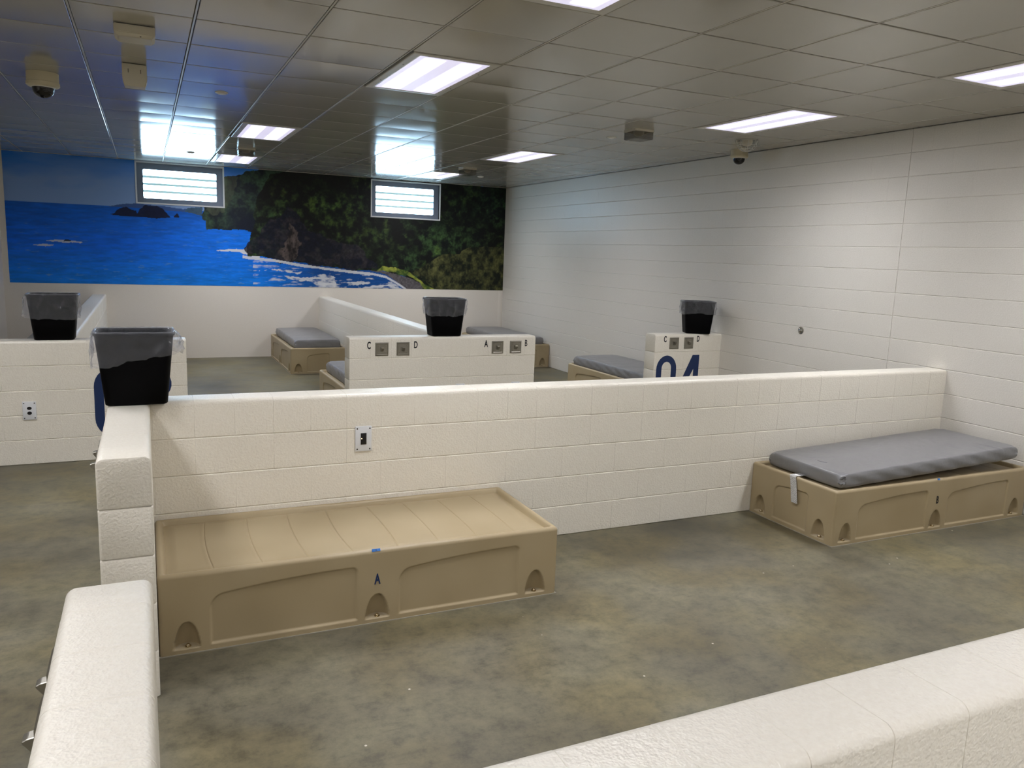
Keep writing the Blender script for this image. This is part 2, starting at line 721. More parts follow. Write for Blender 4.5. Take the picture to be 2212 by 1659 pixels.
scored = []
for k, a, b in rb:
    c = (0, (a + b) / 2, (k + 0.5) * COURSE)
    v = in_view(c, 90)
    hid = (k < 4 and c[1] > -9.0) or (k < 4 and c[1] > -6.1)   # behind the low walls
    d = (Vector(c) - cp).length
    scored.append(((0 if v and not hid else 1, d), k, a, b))
scored.sort()
rest = bmesh.new()
for i, (s, k, a, b) in enumerate(scored):
    L = b - a
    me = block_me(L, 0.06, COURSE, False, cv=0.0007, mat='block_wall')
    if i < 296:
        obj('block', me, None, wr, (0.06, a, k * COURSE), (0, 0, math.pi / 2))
    else:
        tmp = me.copy()
        tmp.transform(Matrix.Translation((0.06, a, k * COURSE)) @ Matrix.Rotation(math.pi / 2, 4, 'Z'))
        rest.from_mesh(tmp)
        bpy.data.meshes.remove(tmp)
ro = obj('block', me_bm('far_blocks', rest, angle=32, recalc=False), M['block_wall'], wr)
ro['kind'] = 'stuff'

# low block partitions
partition('wall_middle', 'long low block partition behind the two front beds', (-6.295, -9.203), 6.295, end0=True)
partition('wall_return', 'short low block wall ending beside the empty bed', (-6.10, -10.335), 1.132, T=0.195, along_y=True, end0=True)
partition('wall_entry', 'short low block wall in the bottom left foreground', (-6.105, -12.725), 1.16, T=0.19, along_y=True, end1=True)
partition('wall_front', 'low block partition crossing the bottom right foreground', (-6.105, -12.725), 6.105, T=0.195)
partition('wall_bay_left', 'low block wall carrying a large navy number behind the front bin', (-7.985, -6.31), 2.185, T=0.195, end1=True)
partition('wall_bay_middle', 'low block wall with four steel hook plates', (-4.385, -6.31), 1.955, T=0.195, end0=True, end1=True)
partition('wall_bay_right', 'low block stub with navy number 04 at the right wall', (-0.93, -6.31), 0.93, T=0.195, end0=True)
partition('wall_divider_middle', 'low dividing wall running to the mural between the far beds', (-3.235, -6.115), 6.115, T=0.195, along_y=True)
partition('wall_divider_left', 'low dividing wall running to the mural behind the left bins', (-6.66, -6.115), 6.115, T=0.195, along_y=True)

# ------------------------------------------------------------------ ceiling
ce = struct(empty('ceiling', (0, 0, H)), 'grid of satin grey metal ceiling panels')
obj('plenum', box_me('plenum', XFAR - 0.2, 0.2, YN - 0.2, 0.2, 0.03, 0.12), M['void'], ce)


def tile_me(wx, wy, sag):
    """panel with turned-up edges and a slight belly; local z=0 is the underside edge"""
    n = 6
    verts, faces = [], []
    for j in range(n + 1):
        for i in range(n + 1):
            u, v = -1 + 2 * i / n, -1 + 2 * j / n
            z = -sag * (1 - u * u) * (1 - v * v) - 0.0
            verts.append((u * wx / 2, v * wy / 2, z))
    for j in range(n):
        for i in range(n):
            a = j * (n + 1) + i
            faces.append((a, a + n + 1, a + n + 2, a + 1))
    ring = [i for i in range(n + 1)] + [j * (n + 1) + n for j in range(1, n + 1)] + \
           [n * (n + 1) + i for i in range(n - 1, -1, -1)] + [j * (n + 1) for j in range(n - 1, 0, -1)]
    prev = ring
    for off, z in ((0.003, 0.002), (0.0035, 0.012)):
        cur = []
        for idx in ring:
            x, y, _ = verts[idx]
            sx = off if x > wx / 2 - 1e-4 else (-off if x < -wx / 2 + 1e-4 else 0)
            sy = off if y > wy / 2 - 1e-4 else (-off if y < -wy / 2 + 1e-4 else 0)
            verts.append((x + sx, y + sy, z))
            cur.append(len(verts) - 1)
        for k in range(len(ring)):
            q = (k + 1) % len(ring)
            faces.append((prev[k], prev[q], cur[q], cur[k]))
        prev = cur
    me = me_from('ceiling_panel', verts, faces, angle=25)
    return me


xl = [GX0 + GXS * n for n in range(-16, 3)] + [-0.004]
xl = [XFAR] + [x for x in xl if x > XFAR + 0.05]
yl = [GY0 + GYS * n for n in range(-11, 18)] + [-0.004]
yl = [y for y in yl if y >= YN]
LAMPS = [(-4.252, -10.56, 'large ceiling lamp cut by the top edge of the picture'),
         (-1.180, -10.56, 'ceiling lamp cut by the right edge of the picture'),
         (-4.252, -8.096, 'big ceiling lamp in the top middle, nearest whole one'),
         (-1.180, -8.096, 'ceiling lamp beside the right-hand dome camera and wire guard'),
         (-4.868, -4.400, 'left far ceiling lamp, nearer of the pair before the left window'),
         (-1.796, -4.400, 'right far ceiling lamp hanging nearer than the right window'),
         (-4.868, -1.320, 'small far ceiling lamp just above the left window'),
         (-1.796, -1.320, 'small far ceiling lamp just above the right window')]
UNSEEN = [(-4.252, -14.256), (-1.180, -13.640), (-7.345, -10.56), (-7.345, -13.024), (-7.345, -8.096), (-4.252, -15.488), (-7.345, -15.488), (-1.180, -15.488), (-10.428, -10.56), (-10.428, -13.024)]  # unseen lamps: one inferred from a cast shadow, the rest mostly added as fill


def under_lamp(cx, cy):
    return any(abs(cx - a) < 0.3 and abs(cy - b) < 0.6 for a, b in [l[:2] for l in LAMPS] + UNSEEN)


cells = []
for i in range(len(xl) - 1):
    for j in range(len(yl) - 1):
        cx, cy = (xl[i] + xl[i + 1]) / 2, (yl[j] + yl[j + 1]) / 2
        if under_lamp(cx, cy):
            continue
        pts = [(xl[i], yl[j], H), (xl[i + 1], yl[j], H), (xl[i], yl[j + 1], H), (xl[i + 1], yl[j + 1], H), (cx, cy, H)]
        cells.append((0 if any(in_view(p, 5) for p in pts) else 1, (Vector((cx, cy, H)) - cp).length, cx, cy, xl[i + 1] - xl[i], yl[j + 1] - yl[j]))
cells.sort()
_tiles = {}
rest = bmesh.new()
for i, (v, d, cx, cy, wx, wy) in enumerate(cells):
    key = (round(wx, 3), round(wy, 3), random.randrange(3))
    if key not in _tiles:
        _tiles[key] = tile_me(wx - 0.024, wy - 0.020, (0.0010, 0.0020, 0.0030)[key[2]])
    me = _tiles[key]
    rot = (random.gauss(0, 0.0018), random.gauss(0, 0.0015), 0)
    if v == 0 and i < 298:
        obj('ceiling_panel', me, M['tile'], ce, (cx, cy, 0), rot)
    else:
        t = me.copy()
        t.transform(Matrix.Translation((cx, cy, 0)))
        rest.from_mesh(t)
        bpy.data.meshes.remove(t)
ro = obj('ceiling_panel', me_bm('further_panels', rest, angle=25, recalc=False), M['tile'], ce)
ro['kind'] = 'stuff'
for x in xl[1:-1]:
    obj('runner', box_me('runner', -0.0055, 0.0055, YN, -0.002, 0.001, 0.012, 0.001, 1), M['runner'], ce, (x, 0, 0))


def lamp(cx, cy, label, group='ceiling lamps'):
    e = tag(empty('ceiling_light', (cx, cy, H)), label, 'ceiling light', group)
    ow, ol, iw, il = 0.296, 0.602, 0.236, 0.548
    bm = bmesh.new()
    rings = []
    for w, l, z in ((ow, ol, 0.012), (ow, ol, -0.003), (ow - 0.006, ol - 0.006, -0.006), (iw + 0.012, il + 0.012, -0.007), (iw + 0.002, il + 0.002, -0.003), (iw, il, 0.004)):
        rings.append([bm.verts.new((sx * w, sy * l, z)) for sx, sy in ((-1, -1), (1, -1), (1, 1), (-1, 1))])
    for a, b in zip(rings[:-1], rings[1:]):
        for k in range(4):
            bm.faces.new((a[k], a[(k + 1) % 4], b[(k + 1) % 4], b[k]))
    obj('lamp_frame', me_bm('lamp_frame', bm, recalc=True), M['lamp_frame'], e)
    obj('diffuser', me_from('diffuser', [(-iw, -il, -0.004), (-iw, il, -0.004), (iw, il, -0.004), (iw, -il, -0.004)], [(0, 1, 2, 3)]), M['lens'], e)
    for sx in (-1, 1):
        for sy in (-0.5, 0.5):
            obj('screw', _screw_me, M['screw'], e, (sx * (iw + 0.03), sy * il, -0.0065))
    return e


_screw_me = lathe('screw', [(0.0, -0.003), (0.004, -0.002), (0.005, 0.001)], 10)
_screw_me.materials.append(M['screw'])
for a, b, l in LAMPS:
    lamp(a, b, l)
for a, b in UNSEEN:
    lamp(a, b, 'unseen ceiling lamp added beyond the edge of the picture', 'unseen added ceiling lamps')


# ------------------------------------------------------------------ windows
def rrect(x0, x1, z0, z1, r, n=6):
    p = []
    for cx, cz, a0 in ((x1 - r, z0 + r, -90), (x1 - r, z1 - r, 0), (x0 + r, z1 - r, 90), (x0 + r, z0 + r, 180)):
        for i in range(n + 1):
            a = math.radians(a0 + 90 * i / n)
            p.append((cx + r * math.cos(a), cz + r * math.sin(a)))
    return p


def window(name, w, g, label):
    e = struct(empty(name, ((w[0] + w[1]) / 2, 0, w[2])), label)
    ox, oz = (w[0] + w[1]) / 2, w[2]
    L = lambda x, z: (x - ox, z - oz)
    # white trim around the reveal
    bm = bmesh.new()
    t = RV
    for x0, x1, z0, z1 in ((w[0], w[1], w[2], w[2] + t), (w[0], w[1], w[3] - t, w[3]), (w[0], w[0] + t, w[2] + t, w[3] - t), (w[1] - t, w[1], w[2] + t, w[3] - t)):
        a, b = L(x0, z0), L(x1, z1)
        add_box(bm, a[0], b[0], -0.012, 0.10, a[1], b[1])
    obj('window_trim', me_bm('window_trim', bm), M['wintrim'], e)
    # grey security frame with a rounded opening, set back in the reveal
    outer = [L(*q) for q in ((w[0] + t, w[2] + t), (w[1] - t, w[2] + t), (w[1] - t, w[3] - t), (w[0] + t, w[3] - t))]
    inner = [L(*q) for q in rrect(g[0], g[1], g[2], g[3], 0.022)]
    plate_from_outline('window_frame', [outer, inner], 0.03, mat=M['winframe'], parent=e, loc=(0, 0.052, 0))
    # four panes and three bars
    n = 4
    hz = (g[3] - g[2]) / n
    for i in range(n):
        a, b = L(g[0] - 0.02, g[2] + i * hz - (0.02 if i == 0 else 0)), L(g[1] + 0.02, g[2] + (i + 1) * hz + (0.02 if i == n - 1 else 0))
        obj('window_pane', box_me('window_pane', a[0], b[0], 0.095, 0.103, a[1] + 0.001, b[1] - 0.001), M['pane'], e)
    for i in range(1, n):
        a, b = L(g[0] - 0.01, g[2] + i * hz), L(g[1] + 0.01, 0)
        obj('louver_edge', box_me('louver_edge', a[0], b[0], 0.06, 0.085, a[1] - 0.017, a[1] + 0.017, 0.005), M['winbar'], e)
    return e


G1 = (-6.088, -5.030, 2.492, 2.926)
G2 = (-2.448, -1.395, 2.482, 2.926)
window('window_1', W1, G1, 'barred high window on the left over the painted sea')
w2 = window('window_2', W2, G2, 'barred high window on the right over the painted forest')

# ------------------------------------------------------------------ mural (flat print on the end wall)
MUR = {
'island': [(-6.57,2.22),(-6.5,2.24),(-6.46,2.3),(-6.41,2.32),(-6.34,2.34),(-6.27,2.31),(-6.2,2.29),(-6.19,2.24),(-6.15,2.32),(-6.11,2.34),(-6.08,2.38),(-5.9,2.38),(-5.82,2.34),(-5.76,2.27),(-5.72,2.21),(-5.98,2.19),(-6.14,2.2),(-6.33,2.2),(-6.49,2.21)],
'rock': [(-5.67,2.23),(-5.62,2.28),(-5.6,2.26),(-5.59,2.22),(-5.66,2.22)],
'distant': [(-6.58,2.34),(-6.46,2.37),(-6.21,2.4),(-5.8,2.38),(-5.54,2.35),(-5.26,2.39),(-5.26,2.32),(-5.54,2.31),(-5.81,2.32)],
'farcoast': [(-5.53,2.31),(-5.47,2.37),(-5.26,2.4),(-5.26,2.26),(-5.38,2.29)],
'head1': [(-3.9,3.11),(-4.56,3.03),(-4.65,2.95),(-4.9,2.89),(-5.12,2.74),(-5.23,2.37),(-5.27,2.3),(-5.26,2.22),(-5.21,2.21),(-5.22,2.1),(-5.21,2.06),(-4.96,2.07),(-4.69,2.08),(-4.49,2.04),(-3.9,2.0)],
'main': [(0.02,3.06),(-2.54,3.06),(-3.95,3.06),(-4.22,2.97),(-4.42,2.61),(-4.47,2.37),(-4.46,2.22),(-4.5,2.06),(-4.56,1.88),(-4.6,1.82),(-4.58,1.67),(-4.54,1.66),(-4.16,1.63),(-3.77,1.58),(-3.36,1.53),(-2.8,1.48),(-2.42,1.48),(-2.2,1.45),(-1.86,1.37),(-1.57,1.25),(-1.59,1.12),(0.04,1.12)],
'lit1': [(-4.9,2.89),(-4.74,2.89),(-4.76,2.73),(-4.84,2.58),(-4.91,2.39),(-5.07,2.31),(-5.21,2.35),(-5.12,2.56)],
'rockdark': [(-4.58,1.82),(-4.5,1.89),(-4.23,2.23),(-4.06,2.36),(-3.9,2.48),(-3.76,2.41),(-3.52,2.11),(-3.16,1.98),(-2.82,1.91),(-2.57,1.67),(-2.42,1.55),(-2.42,1.47),(-2.8,1.48),(-3.36,1.52),(-4.16,1.63),(-4.58,1.67)],
'brown': [(-4.12,1.72),(-3.98,1.97),(-3.9,2.13),(-3.76,2.1),(-3.69,1.84),(-3.79,1.66),(-3.96,1.63)],
'beach': [(-2.54,1.48),(-2.39,1.48),(-2.2,1.45),(-1.86,1.37),(-1.57,1.25),(-1.59,1.12),(-1.84,1.14),(-2.02,1.27),(-2.26,1.41)],
'grass': [(-2.42,1.48),(-2.33,1.56),(-2.09,1.54),(-1.89,1.5),(-1.75,1.4),(-1.54,1.25),(-1.36,1.19),(-1.4,1.12),(-1.56,1.14),(-1.64,1.27),(-1.91,1.43),(-2.2,1.47)],
'bush': [(-1.86,1.46),(-1.64,1.55),(-1.41,1.69),(-1.09,1.81),(-0.83,1.86),(-0.48,1.96),(0.01,2.0),(0.04,1.12),(-1.33,1.14),(-1.52,1.25),(-1.75,1.4)],
'foamL': [(-5.05,1.74),(-4.78,1.77),(-4.54,1.8),(-4.49,1.71),(-4.4,1.66),(-4.4,1.61),(-4.55,1.66),(-4.69,1.72),(-4.96,1.72)],
'foam2': [(-4.03,1.35),(-3.61,1.34),(-3.28,1.38),(-3.16,1.33),(-3.18,1.17),(-3.43,1.17),(-3.57,1.26),(-3.85,1.28)],
'foam3': [(-4.43,1.44),(-4.07,1.43),(-3.91,1.45),(-3.69,1.42),(-3.77,1.38),(-4.03,1.4)],
'foam4': [(-3.18,1.23),(-2.84,1.26),(-2.57,1.31),(-2.54,1.25),(-2.84,1.21),(-3.16,1.14)],
'foam5': [(-2.74,1.2),(-2.35,1.23),(-2.02,1.21),(-1.88,1.15),(-2.52,1.14)],
'foamr': [(-7.44,1.79),(-7.2,1.81),(-6.94,1.79),(-6.97,1.77),(-7.2,1.77)],
'foamr2': [(-7.59,1.72),(-7.44,1.74),(-7.29,1.73),(-7.44,1.7)],
'rock2': [(-7.19,1.8),(-7.17,1.82),(-7.1,1.81),(-7.1,1.79),(-7.19,1.79)],
}
SHORE = [(-4.66,1.67),(-4.54,1.65),(-4.16,1.62),(-3.77,1.56),(-3.36,1.51),(-2.8,1.46),(-2.52,1.44),(-2.26,1.39),(-2.02,1.26),(-1.86,1.16)]


def mural():
    rng = np.random.default_rng(3)
    x0, x1, z0, z1 = -7.91, -0.004, 1.168, H - 0.004
    nx, nz = 940, 226
    gx = np.linspace(x0, x1, nx + 1)
    gz = np.linspace(z0, z1, nz + 1)
    X, Z = np.meshgrid(gx, gz)

    def vnoise(sx, sz, seed):
        r = np.random.default_rng(seed)
        tab = r.random((256, 256))
        u, v = (X - x0) * sx, (Z - z0) * sz
        i, j = np.floor(u).astype(int), np.floor(v).astype(int)
        fu, fv = u - i, v - j
        fu, fv = fu * fu * (3 - 2 * fu), fv * fv * (3 - 2 * fv)
        g = lambda a, b: tab[a % 256, b % 256]
        return (g(i, j) * (1 - fu) + g(i + 1, j) * fu) * (1 - fv) + (g(i, j + 1) * (1 - fu) + g(i + 1, j + 1) * fu) * fv

    def fbm(s, seed, o=4, az=1.0, gain=0.55):
        t, a, n = 0, 1, 0
        for k in range(o):
            t = t + a * vnoise(s * 2 ** k, s * az * 2 ** k, seed + k)
            n += a
            a *= gain
        return t / n

    def lin(r, g, b):
        return np.array(srgb(r, g, b)[:3])

    def inside(name, wob=0.0, seed=50, s=5):
        P = MUR[name]
        px, pz = X, Z
        if wob:
            px = X + (fbm(s, seed, 3) - 0.5) * 2 * wob
            pz = Z + (fbm(s, seed + 9, 3) - 0.5) * 2 * wob
        m = np.zeros(X.shape, bool)
        for (ax, az), (bx, bz) in zip(P, P[1:] + P[:1]):
            c = (az > pz) != (bz > pz)
            if az != bz:
                m ^= c & (px < (bx - ax) * (pz - az) / (bz - az) + ax)
        return m

    def lerp(a, b, t):
        t = np.clip(t, 0, 1)[..., None]
        return a * (1 - t) + b * t
    hz = 2.342
    # sky
    t = (Z - hz) / (z1 - hz)
    img = lerp(lin(140, 172, 222), lin(132, 166, 220), t * 1.6)
    img = lerp(img, lin(48, 130, 226), (t - 0.45) * 1.9 + (fbm(1.2, 1, 4, 3.0) - 0.5) * 1.2)
    # sea
    sea_t = (hz - Z) / (hz - z0)
    sea = lerp(lin(6, 98, 205), lin(0, 110, 240), sea_t * 2.2)
    sea = lerp(sea, lin(2, 132, 238), (sea_t - 0.5) * 1.7)
    sea = lerp(sea, lin(4, 130, 248), np.clip((X + 6.2) / 2.2, 0, 1) * np.clip((1 - np.abs(sea_t - 0.45) * 2.2), 0, 1) * 0.8)
    rip = fbm(5, 20, 4, 7.0, 0.7)
    sea = sea * (0.62 + 0.78 * rip)[..., None]
    sea = lerp(sea, lin(120, 170, 215), np.clip((fbm(8, 40, 3, 6.0, 0.7) - 0.70) * 6, 0, 1) * np.clip(sea_t * 1.4, 0, 1) * 0.6)
    sea = lerp(sea, lin(10, 48, 96), np.clip((X + 4.4) / 1.0, 0, 1) * 0.75)
    img = np.where((Z < hz)[..., None], sea, img)

    def put(name, col, wob=0.0, seed=50, s=5, alpha=1.0):
        nonlocal img
        m = inside(name, wob, seed, s)[..., None]
        img = np.where(m, img * (1 - alpha) + col * alpha, img)
    put('distant', lin(62, 92, 150), 0.01)
    put('farcoast', lin(64, 92, 116) * (0.7 + 0.6 * fbm(20, 5))[..., None], 0.02)
    put('island', lin(16, 28, 62) * (0.5 + 1.0 * fbm(14, 6))[..., None], 0.012, 51, 10)
    put('rock', lin(14, 26, 56), 0.006)
    white = lin(224, 226, 230)
    put('foamr', white, 0.02, 60, 9, 0.8)
    put('foamr2', white, 0.02, 61, 9, 0.8)
    put('rock2', lin(20, 30, 56), 0.004)
    # headlands
    veg = fbm(7, 70, 5, 1.0, 0.65)
    clump = fbm(2.2, 80, 3)
    fine = vnoise(42, 42, 90)
    tree = fbm(11, 75, 4, 1.0, 0.6)
    lob = np.clip((tree - 0.40) * 4.2, 0, 1) * (0.35 + 0.65 * np.clip((veg - 0.38) * 4, 0, 1))
    g1 = lerp(lin(6, 12, 14), lin(58, 86, 48), lob)
    g1 = lerp(g1, lin(100, 128, 56), np.clip((tree - 0.56) * 5, 0, 1) * np.clip((clump - 0.47) * 5, 0, 1) * 0.8)
    g1 = g1 * (0.45 + 1.1 * fine)[..., None]
    h1 = lerp(lin(14, 26, 34), lin(58, 84, 62), (veg - 0.40) * 2.6) * (0.6 + 0.8 * fine)[..., None]
    h1 = lerp(h1, lin(10, 18, 40), np.clip((2.45 - Z) / 0.25, 0, 1) * np.clip((X + 5.05) / 0.3, 0, 1) * 0.85)
    put('head1', h1, 0.035, 52, 7)
    put('lit1', lin(104, 112, 84) * (0.1 + 1.3 * fbm(13, 33, 4, 0.35, 0.7))[..., None] ** 1.3, 0.10, 53, 6, 0.42)
    put('foamL', white, 0.03, 62, 8, 0.92)
    dark = np.clip((fbm(1.1, 95, 3) - 0.42) * 3.5, 0, 1)
    gm = lerp(g1 * 0.38, g1 * 1.1, dark)
    gm = lerp(gm, gm * np.array([0.6, 0.72, 0.95]), np.clip((X + 2.0) / 1.5, 0, 1) * np.clip((Z - 2.2) / 0.4, 0, 1))
    gm = gm * (1 - 0.55 * np.clip((Z - 2.6) / 0.4, 0, 1))[..., None]
    put('main', gm, 0.03, 54, 7)
    rk = lerp(lin(12, 16, 34), lin(56, 52, 56), (fbm(11, 100, 4) - 0.46) * 2.6) * (0.5 + 0.9 * fine)[..., None]
    put('rockdark', rk, 0.10, 55, 5, 0.92)
    put('brown', lin(98, 86, 82) * (np.clip(fbm(15, 110, 4, 0.6, 0.75) * 2.6 - 0.85, 0.08, 1.4))[..., None], 0.14, 56, 6, 0.85)
    put('beach', lin(92, 88, 92) * (0.6 + 0.8 * fine)[..., None], 0.012, 57, 9)
    bs = fbm(9, 120, 4, 0.8, 0.7)
    put('bush', lerp(lin(18, 26, 16), lin(96, 98, 56), (bs - 0.36) * 2.4) * (0.6 + 0.8 * fine)[..., None], 0.07, 58, 5)
    put('grass', lerp(lin(52, 78, 30), lin(160, 168, 70), (fbm(14, 130, 3) - 0.3) * 2.2), 0.035, 59, 8)
    # shore break and wave lines
    sx, sz = np.array([p[0] for p in SHORE]), np.array([p[1] for p in SHORE])
    zs = np.interp(X, sx, sz)
    dz = zs - Z
    wband = 0.028 + 0.03 * fbm(6, 140, 3)
    m = (X > -4.66) & (X < -1.86) & (dz > 0.0) & (dz < wband) & ~inside('beach')
    img = np.where(m[..., None], lerp(img, white, np.full(X.shape, 0.85)), img)
    wz = ((X > -4.5) & (X < -1.85) & (dz > 0.05))
    st = np.clip((fbm(3.2, 150, 5, 5.5, 0.62) - 0.60) * 9, 0, 1) * wz
    img = lerp(img, white, st * 0.75)
    for nme, sd in (('foam2', 63), ('foam3', 64), ('foam4', 65), ('foam5', 66)):
        img = np.where(inside(nme, 0.05, sd, 7)[..., None], lerp(img, white, np.clip((fbm(9, sd + 90, 4, 3.5) - 0.36) * 5, 0, 1) * 0.9), img)
    img = np.clip(img, 0.001, 1)

    verts = np.zeros(((nz + 1) * (nx + 1), 3), np.float32)
    verts[:, 0] = X.ravel()
    verts[:, 1] = -0.003
    verts[:, 2] = Z.ravel()
    ii, jj = np.meshgrid(np.arange(nx), np.arange(nz))
    a = (jj * (nx + 1) + ii)
    cx = (gx[:-1] + gx[1:]) / 2
    cz = (gz[:-1] + gz[1:]) / 2
    CX, CZ = np.meshgrid(cx, cz)
    keep = np.ones(CX.shape, bool)
    for w in (W1, W2):
        keep &= ~((CX > w[0] + 0.011) & (CX < w[1] - 0.011) & (CZ > w[2] + 0.011) & (CZ < w[3] - 0.011))
    a = a[keep]
    quads = np.stack([a, a + 1, a + nx + 2, a + nx + 1], 1).astype(np.int32)
    me = bpy.data.meshes.new('mural')
    me.vertices.add(len(verts))
    me.vertices.foreach_set('co', verts.ravel())
    me.loops.add(quads.size)
    me.loops.foreach_set('vertex_index', quads.ravel())
    me.polygons.add(len(quads))
    me.polygons.foreach_set('loop_start', np.arange(0, quads.size, 4, dtype=np.int32))
    me.update(calc_edges=True)
    att = me.color_attributes.new('Print', 'FLOAT_COLOR', 'POINT')
    col = np.ones((len(verts), 4), np.float32)
    col[:, :3] = img.reshape(-1, 3)
    att.data.foreach_set('color', col.ravel())
    o = obj('mural', me, M['mural'])
    tag(o, 'wide wall mural of blue sea, cliffs and green forest', 'mural')


mural()


# ------------------------------------------------------------------ beds
BL, BD, BH = 2.0, 0.80, 0.383
NICHE = ((0.115, 0.056), (0.993, 0.060), (1.870, 0.058))


def sstep(a, b, x):
    t = np.clip((x - a) / (b - a), 0, 1)
    return t * t * (3 - 2 * t)


def panel_depth(x, z, x0, x1, z0, zl, zr, rl, rr):
    """recessed panel with a rising, gently arched top edge; signed distance based"""
    u = np.clip((x - x0) / (x1 - x0), 0, 1)
    top = zl + (zr - zl) * np.sin(u * math.pi * 0.5) ** 0.8
    d = np.minimum(np.minimum(x - x0, x1 - x), np.minimum(z - z0, top - z))
    for cx, r, sgn in ((x0, rl, 1), (x1, rr, -1)):
        px = (x - cx) * sgn
        corner = (px < r) & ((top - z) < r)
        dd = r - np.sqrt((r - px) ** 2 + (r - (top - z)) ** 2)
        d = np.where(corner, np.minimum(d, dd), d)
    return 0.0085 * sstep(-0.001, 0.010, d)


def niche_depth(x, z, cx, hw, z0=0.026, z1=0.152):
    t = np.clip((z - z0) / (z1 - z0), 0, 1.2)
    w = hw * np.sqrt(np.clip(1 - t ** 1.7, 0, 1))
    u = np.abs(x - cx) / np.maximum(w, 1e-5)
    ins = (z >= z0) & (t < 1) & (u < 1)
    d = 0.052 * np.sqrt(np.clip(1 - u * u, 0, 1)) * (1 - 0.35 * t)
    return np.where(ins, d, 0.0)


def bed_meshes():
    rim = [(0.003, 0.3745), (0.009, 0.381), (0.018, 0.383), (0.027, 0.380), (0.033, 0.373), (0.036, 0.362), (0.045, 0.345)]
    rc = 0.016

    def side(length, panels, niches, fine=True):
        xa = rc * (1 - 0.7071)
        nx = int(length / (0.005 if fine else 0.1))
        xs_ = np.linspace(xa, length - xa, nx + 1)
        if not fine:
            xs_ = np.concatenate([[xa, rc * 0.6, rc], np.linspace(rc * 2, length - rc * 2, 5), [length - rc, length - rc * 0.6, length - xa]])
        zs_ = np.concatenate([np.linspace(0, 0.34, 85 if fine else 2), np.array([0.35, 0.362, 0.368])])
        X, Z = np.meshgrid(xs_, zs_)
        D = np.zeros_like(X)
        for p in panels:
            D += panel_depth(X, Z, *p)
        for cx, hw in niches:
            D = np.maximum(D, niche_depth(X, Z, cx, hw))
        e = np.minimum(X, length - X)
        D += np.where(e < rc, rc - np.sqrt(np.clip(rc * rc - (rc - e) ** 2, 0, None)), 0)
        pts = np.stack([X, D, Z], -1)
        rows = [pts[i] for i in range(len(zs_))]
        base = rows[-1]
        for off, z in rim:
            s = (base[:, 0] - xa) / (length - 2 * xa)
            r = np.zeros_like(base)
            r[:, 0] = (xa + off) + s * (length - 2 * (xa + off))
            ee = np.minimum(r[:, 0] - off, length - off - r[:, 0])
            r[:, 1] = off + np.where(ee < rc, rc - np.sqrt(np.clip(rc * rc - (rc - ee) ** 2, 0, None)), 0)
            r[:, 2] = z
            rows.append(r)
        A = np.array(rows)
        ny, nx_ = A.shape[0], A.shape[1]
        V = A.reshape(-1, 3)
        ii, jj = np.meshgrid(np.arange(nx_ - 1), np.arange(ny - 1))
        a = (jj * nx_ + ii).ravel()
        F = np.stack([a, a + 1, a + nx_ + 1, a + nx_], 1)
        return V, F
    panels_f = [(0.215, 0.895, 0.028, 0.262, 0.308, 0.060, 0.030), (1.103, 1.770, 0.028, 0.262, 0.308, 0.060, 0.030)]
    panels_e = [(0.235, 0.565, 0.028, 0.268, 0.300, 0.055, 0.030)]
    niche_e = ((0.11, 0.055), (0.675, 0.055))
    Vs, Fs, n = [], [], 0
    for (V, F), mat in (
            (side(BL, panels_f, NICHE), Matrix.Identity(4)),
            (side(BD, panels_e, niche_e), Matrix.Translation((BL, 0, 0)) @ Matrix.Rotation(math.pi / 2, 4, 'Z')),
            (side(BL, [], [], False), Matrix.Translation((BL, BD, 0)) @ Matrix.Rotation(math.pi, 4, 'Z')),
            (side(BD, panels_e, niche_e), Matrix.Translation((0, BD, 0)) @ Matrix.Rotation(-math.pi / 2, 4, 'Z'))):
        R = np.array(mat.to_3x3())
        T = np.array(mat.translation)
        Vs.append(V @ R.T + T)
        Fs.append(F + n)
        n += len(V)
    V, F = np.concatenate(Vs), np.concatenate(Fs)
    me = bpy.data.meshes.new('bed_shell')
    me.vertices.add(len(V))
    me.vertices.foreach_set('co', V.astype(np.float32).ravel())
    me.loops.add(F.size)
    me.loops.foreach_set('vertex_index', F.astype(np.int32).ravel())
    me.polygons.add(len(F))
    me.polygons.foreach_set('loop_start', np.arange(0, F.size, 4, dtype=np.int32))
    me.update(calc_edges=True)
    me.polygons.foreach_set('use_smooth', [True] * len(F))
    me.materials.append(M['bed'])
    # sleeping platform with eight bowed grooves and a shallow dish
    xs_ = np.linspace(0.040, BL - 0.040, 1101)
    ys_ = np.linspace(0.040, BD - 0.040, 37)
    X, Y = np.meshgrid(xs_, ys_)
    Z = np.full(X.shape, 0.365)
    e = np.minimum(np.minimum(X - 0.04, BL - 0.04 - X), np.minimum(Y - 0.04, BD - 0.04 - Y))
    Z -= 0.010 * (1 - sstep(0.0, 0.055, e)) * 0.9
    v = (Y - BD / 2) / (BD / 2)
    Z -= 0.006 * (1 - v * v)
    for g in range(8):
        g0 = 0.2475 + 0.2155 * g
        sgn = -1 if g < 4 else 1
        gx = g0 + sgn * 0.022 * (1 - v * v)
        Z -= 0.0042 * np.exp(-((X - gx) / 0.0024) ** 2) * sstep(0.05, 0.10, np.minimum(Y - 0.0, BD - Y))
        Z += 0.0005 * np.exp(-((X - gx + 0.012) / 0.007) ** 2) * sstep(0.05, 0.10, np.minimum(Y - 0.0, BD - Y))
    V = np.stack([X, Y, Z], -1).reshape(-1, 3)
    nx_, ny = len(xs_), len(ys_)
    ii, jj = np.meshgrid(np.arange(nx_ - 1), np.arange(ny - 1))
    a = (jj * nx_ + ii).ravel()
    F = np.stack([a, a + 1, a + nx_ + 1, a + nx_], 1)
    pm = bpy.data.meshes.new('sleeping_platform')
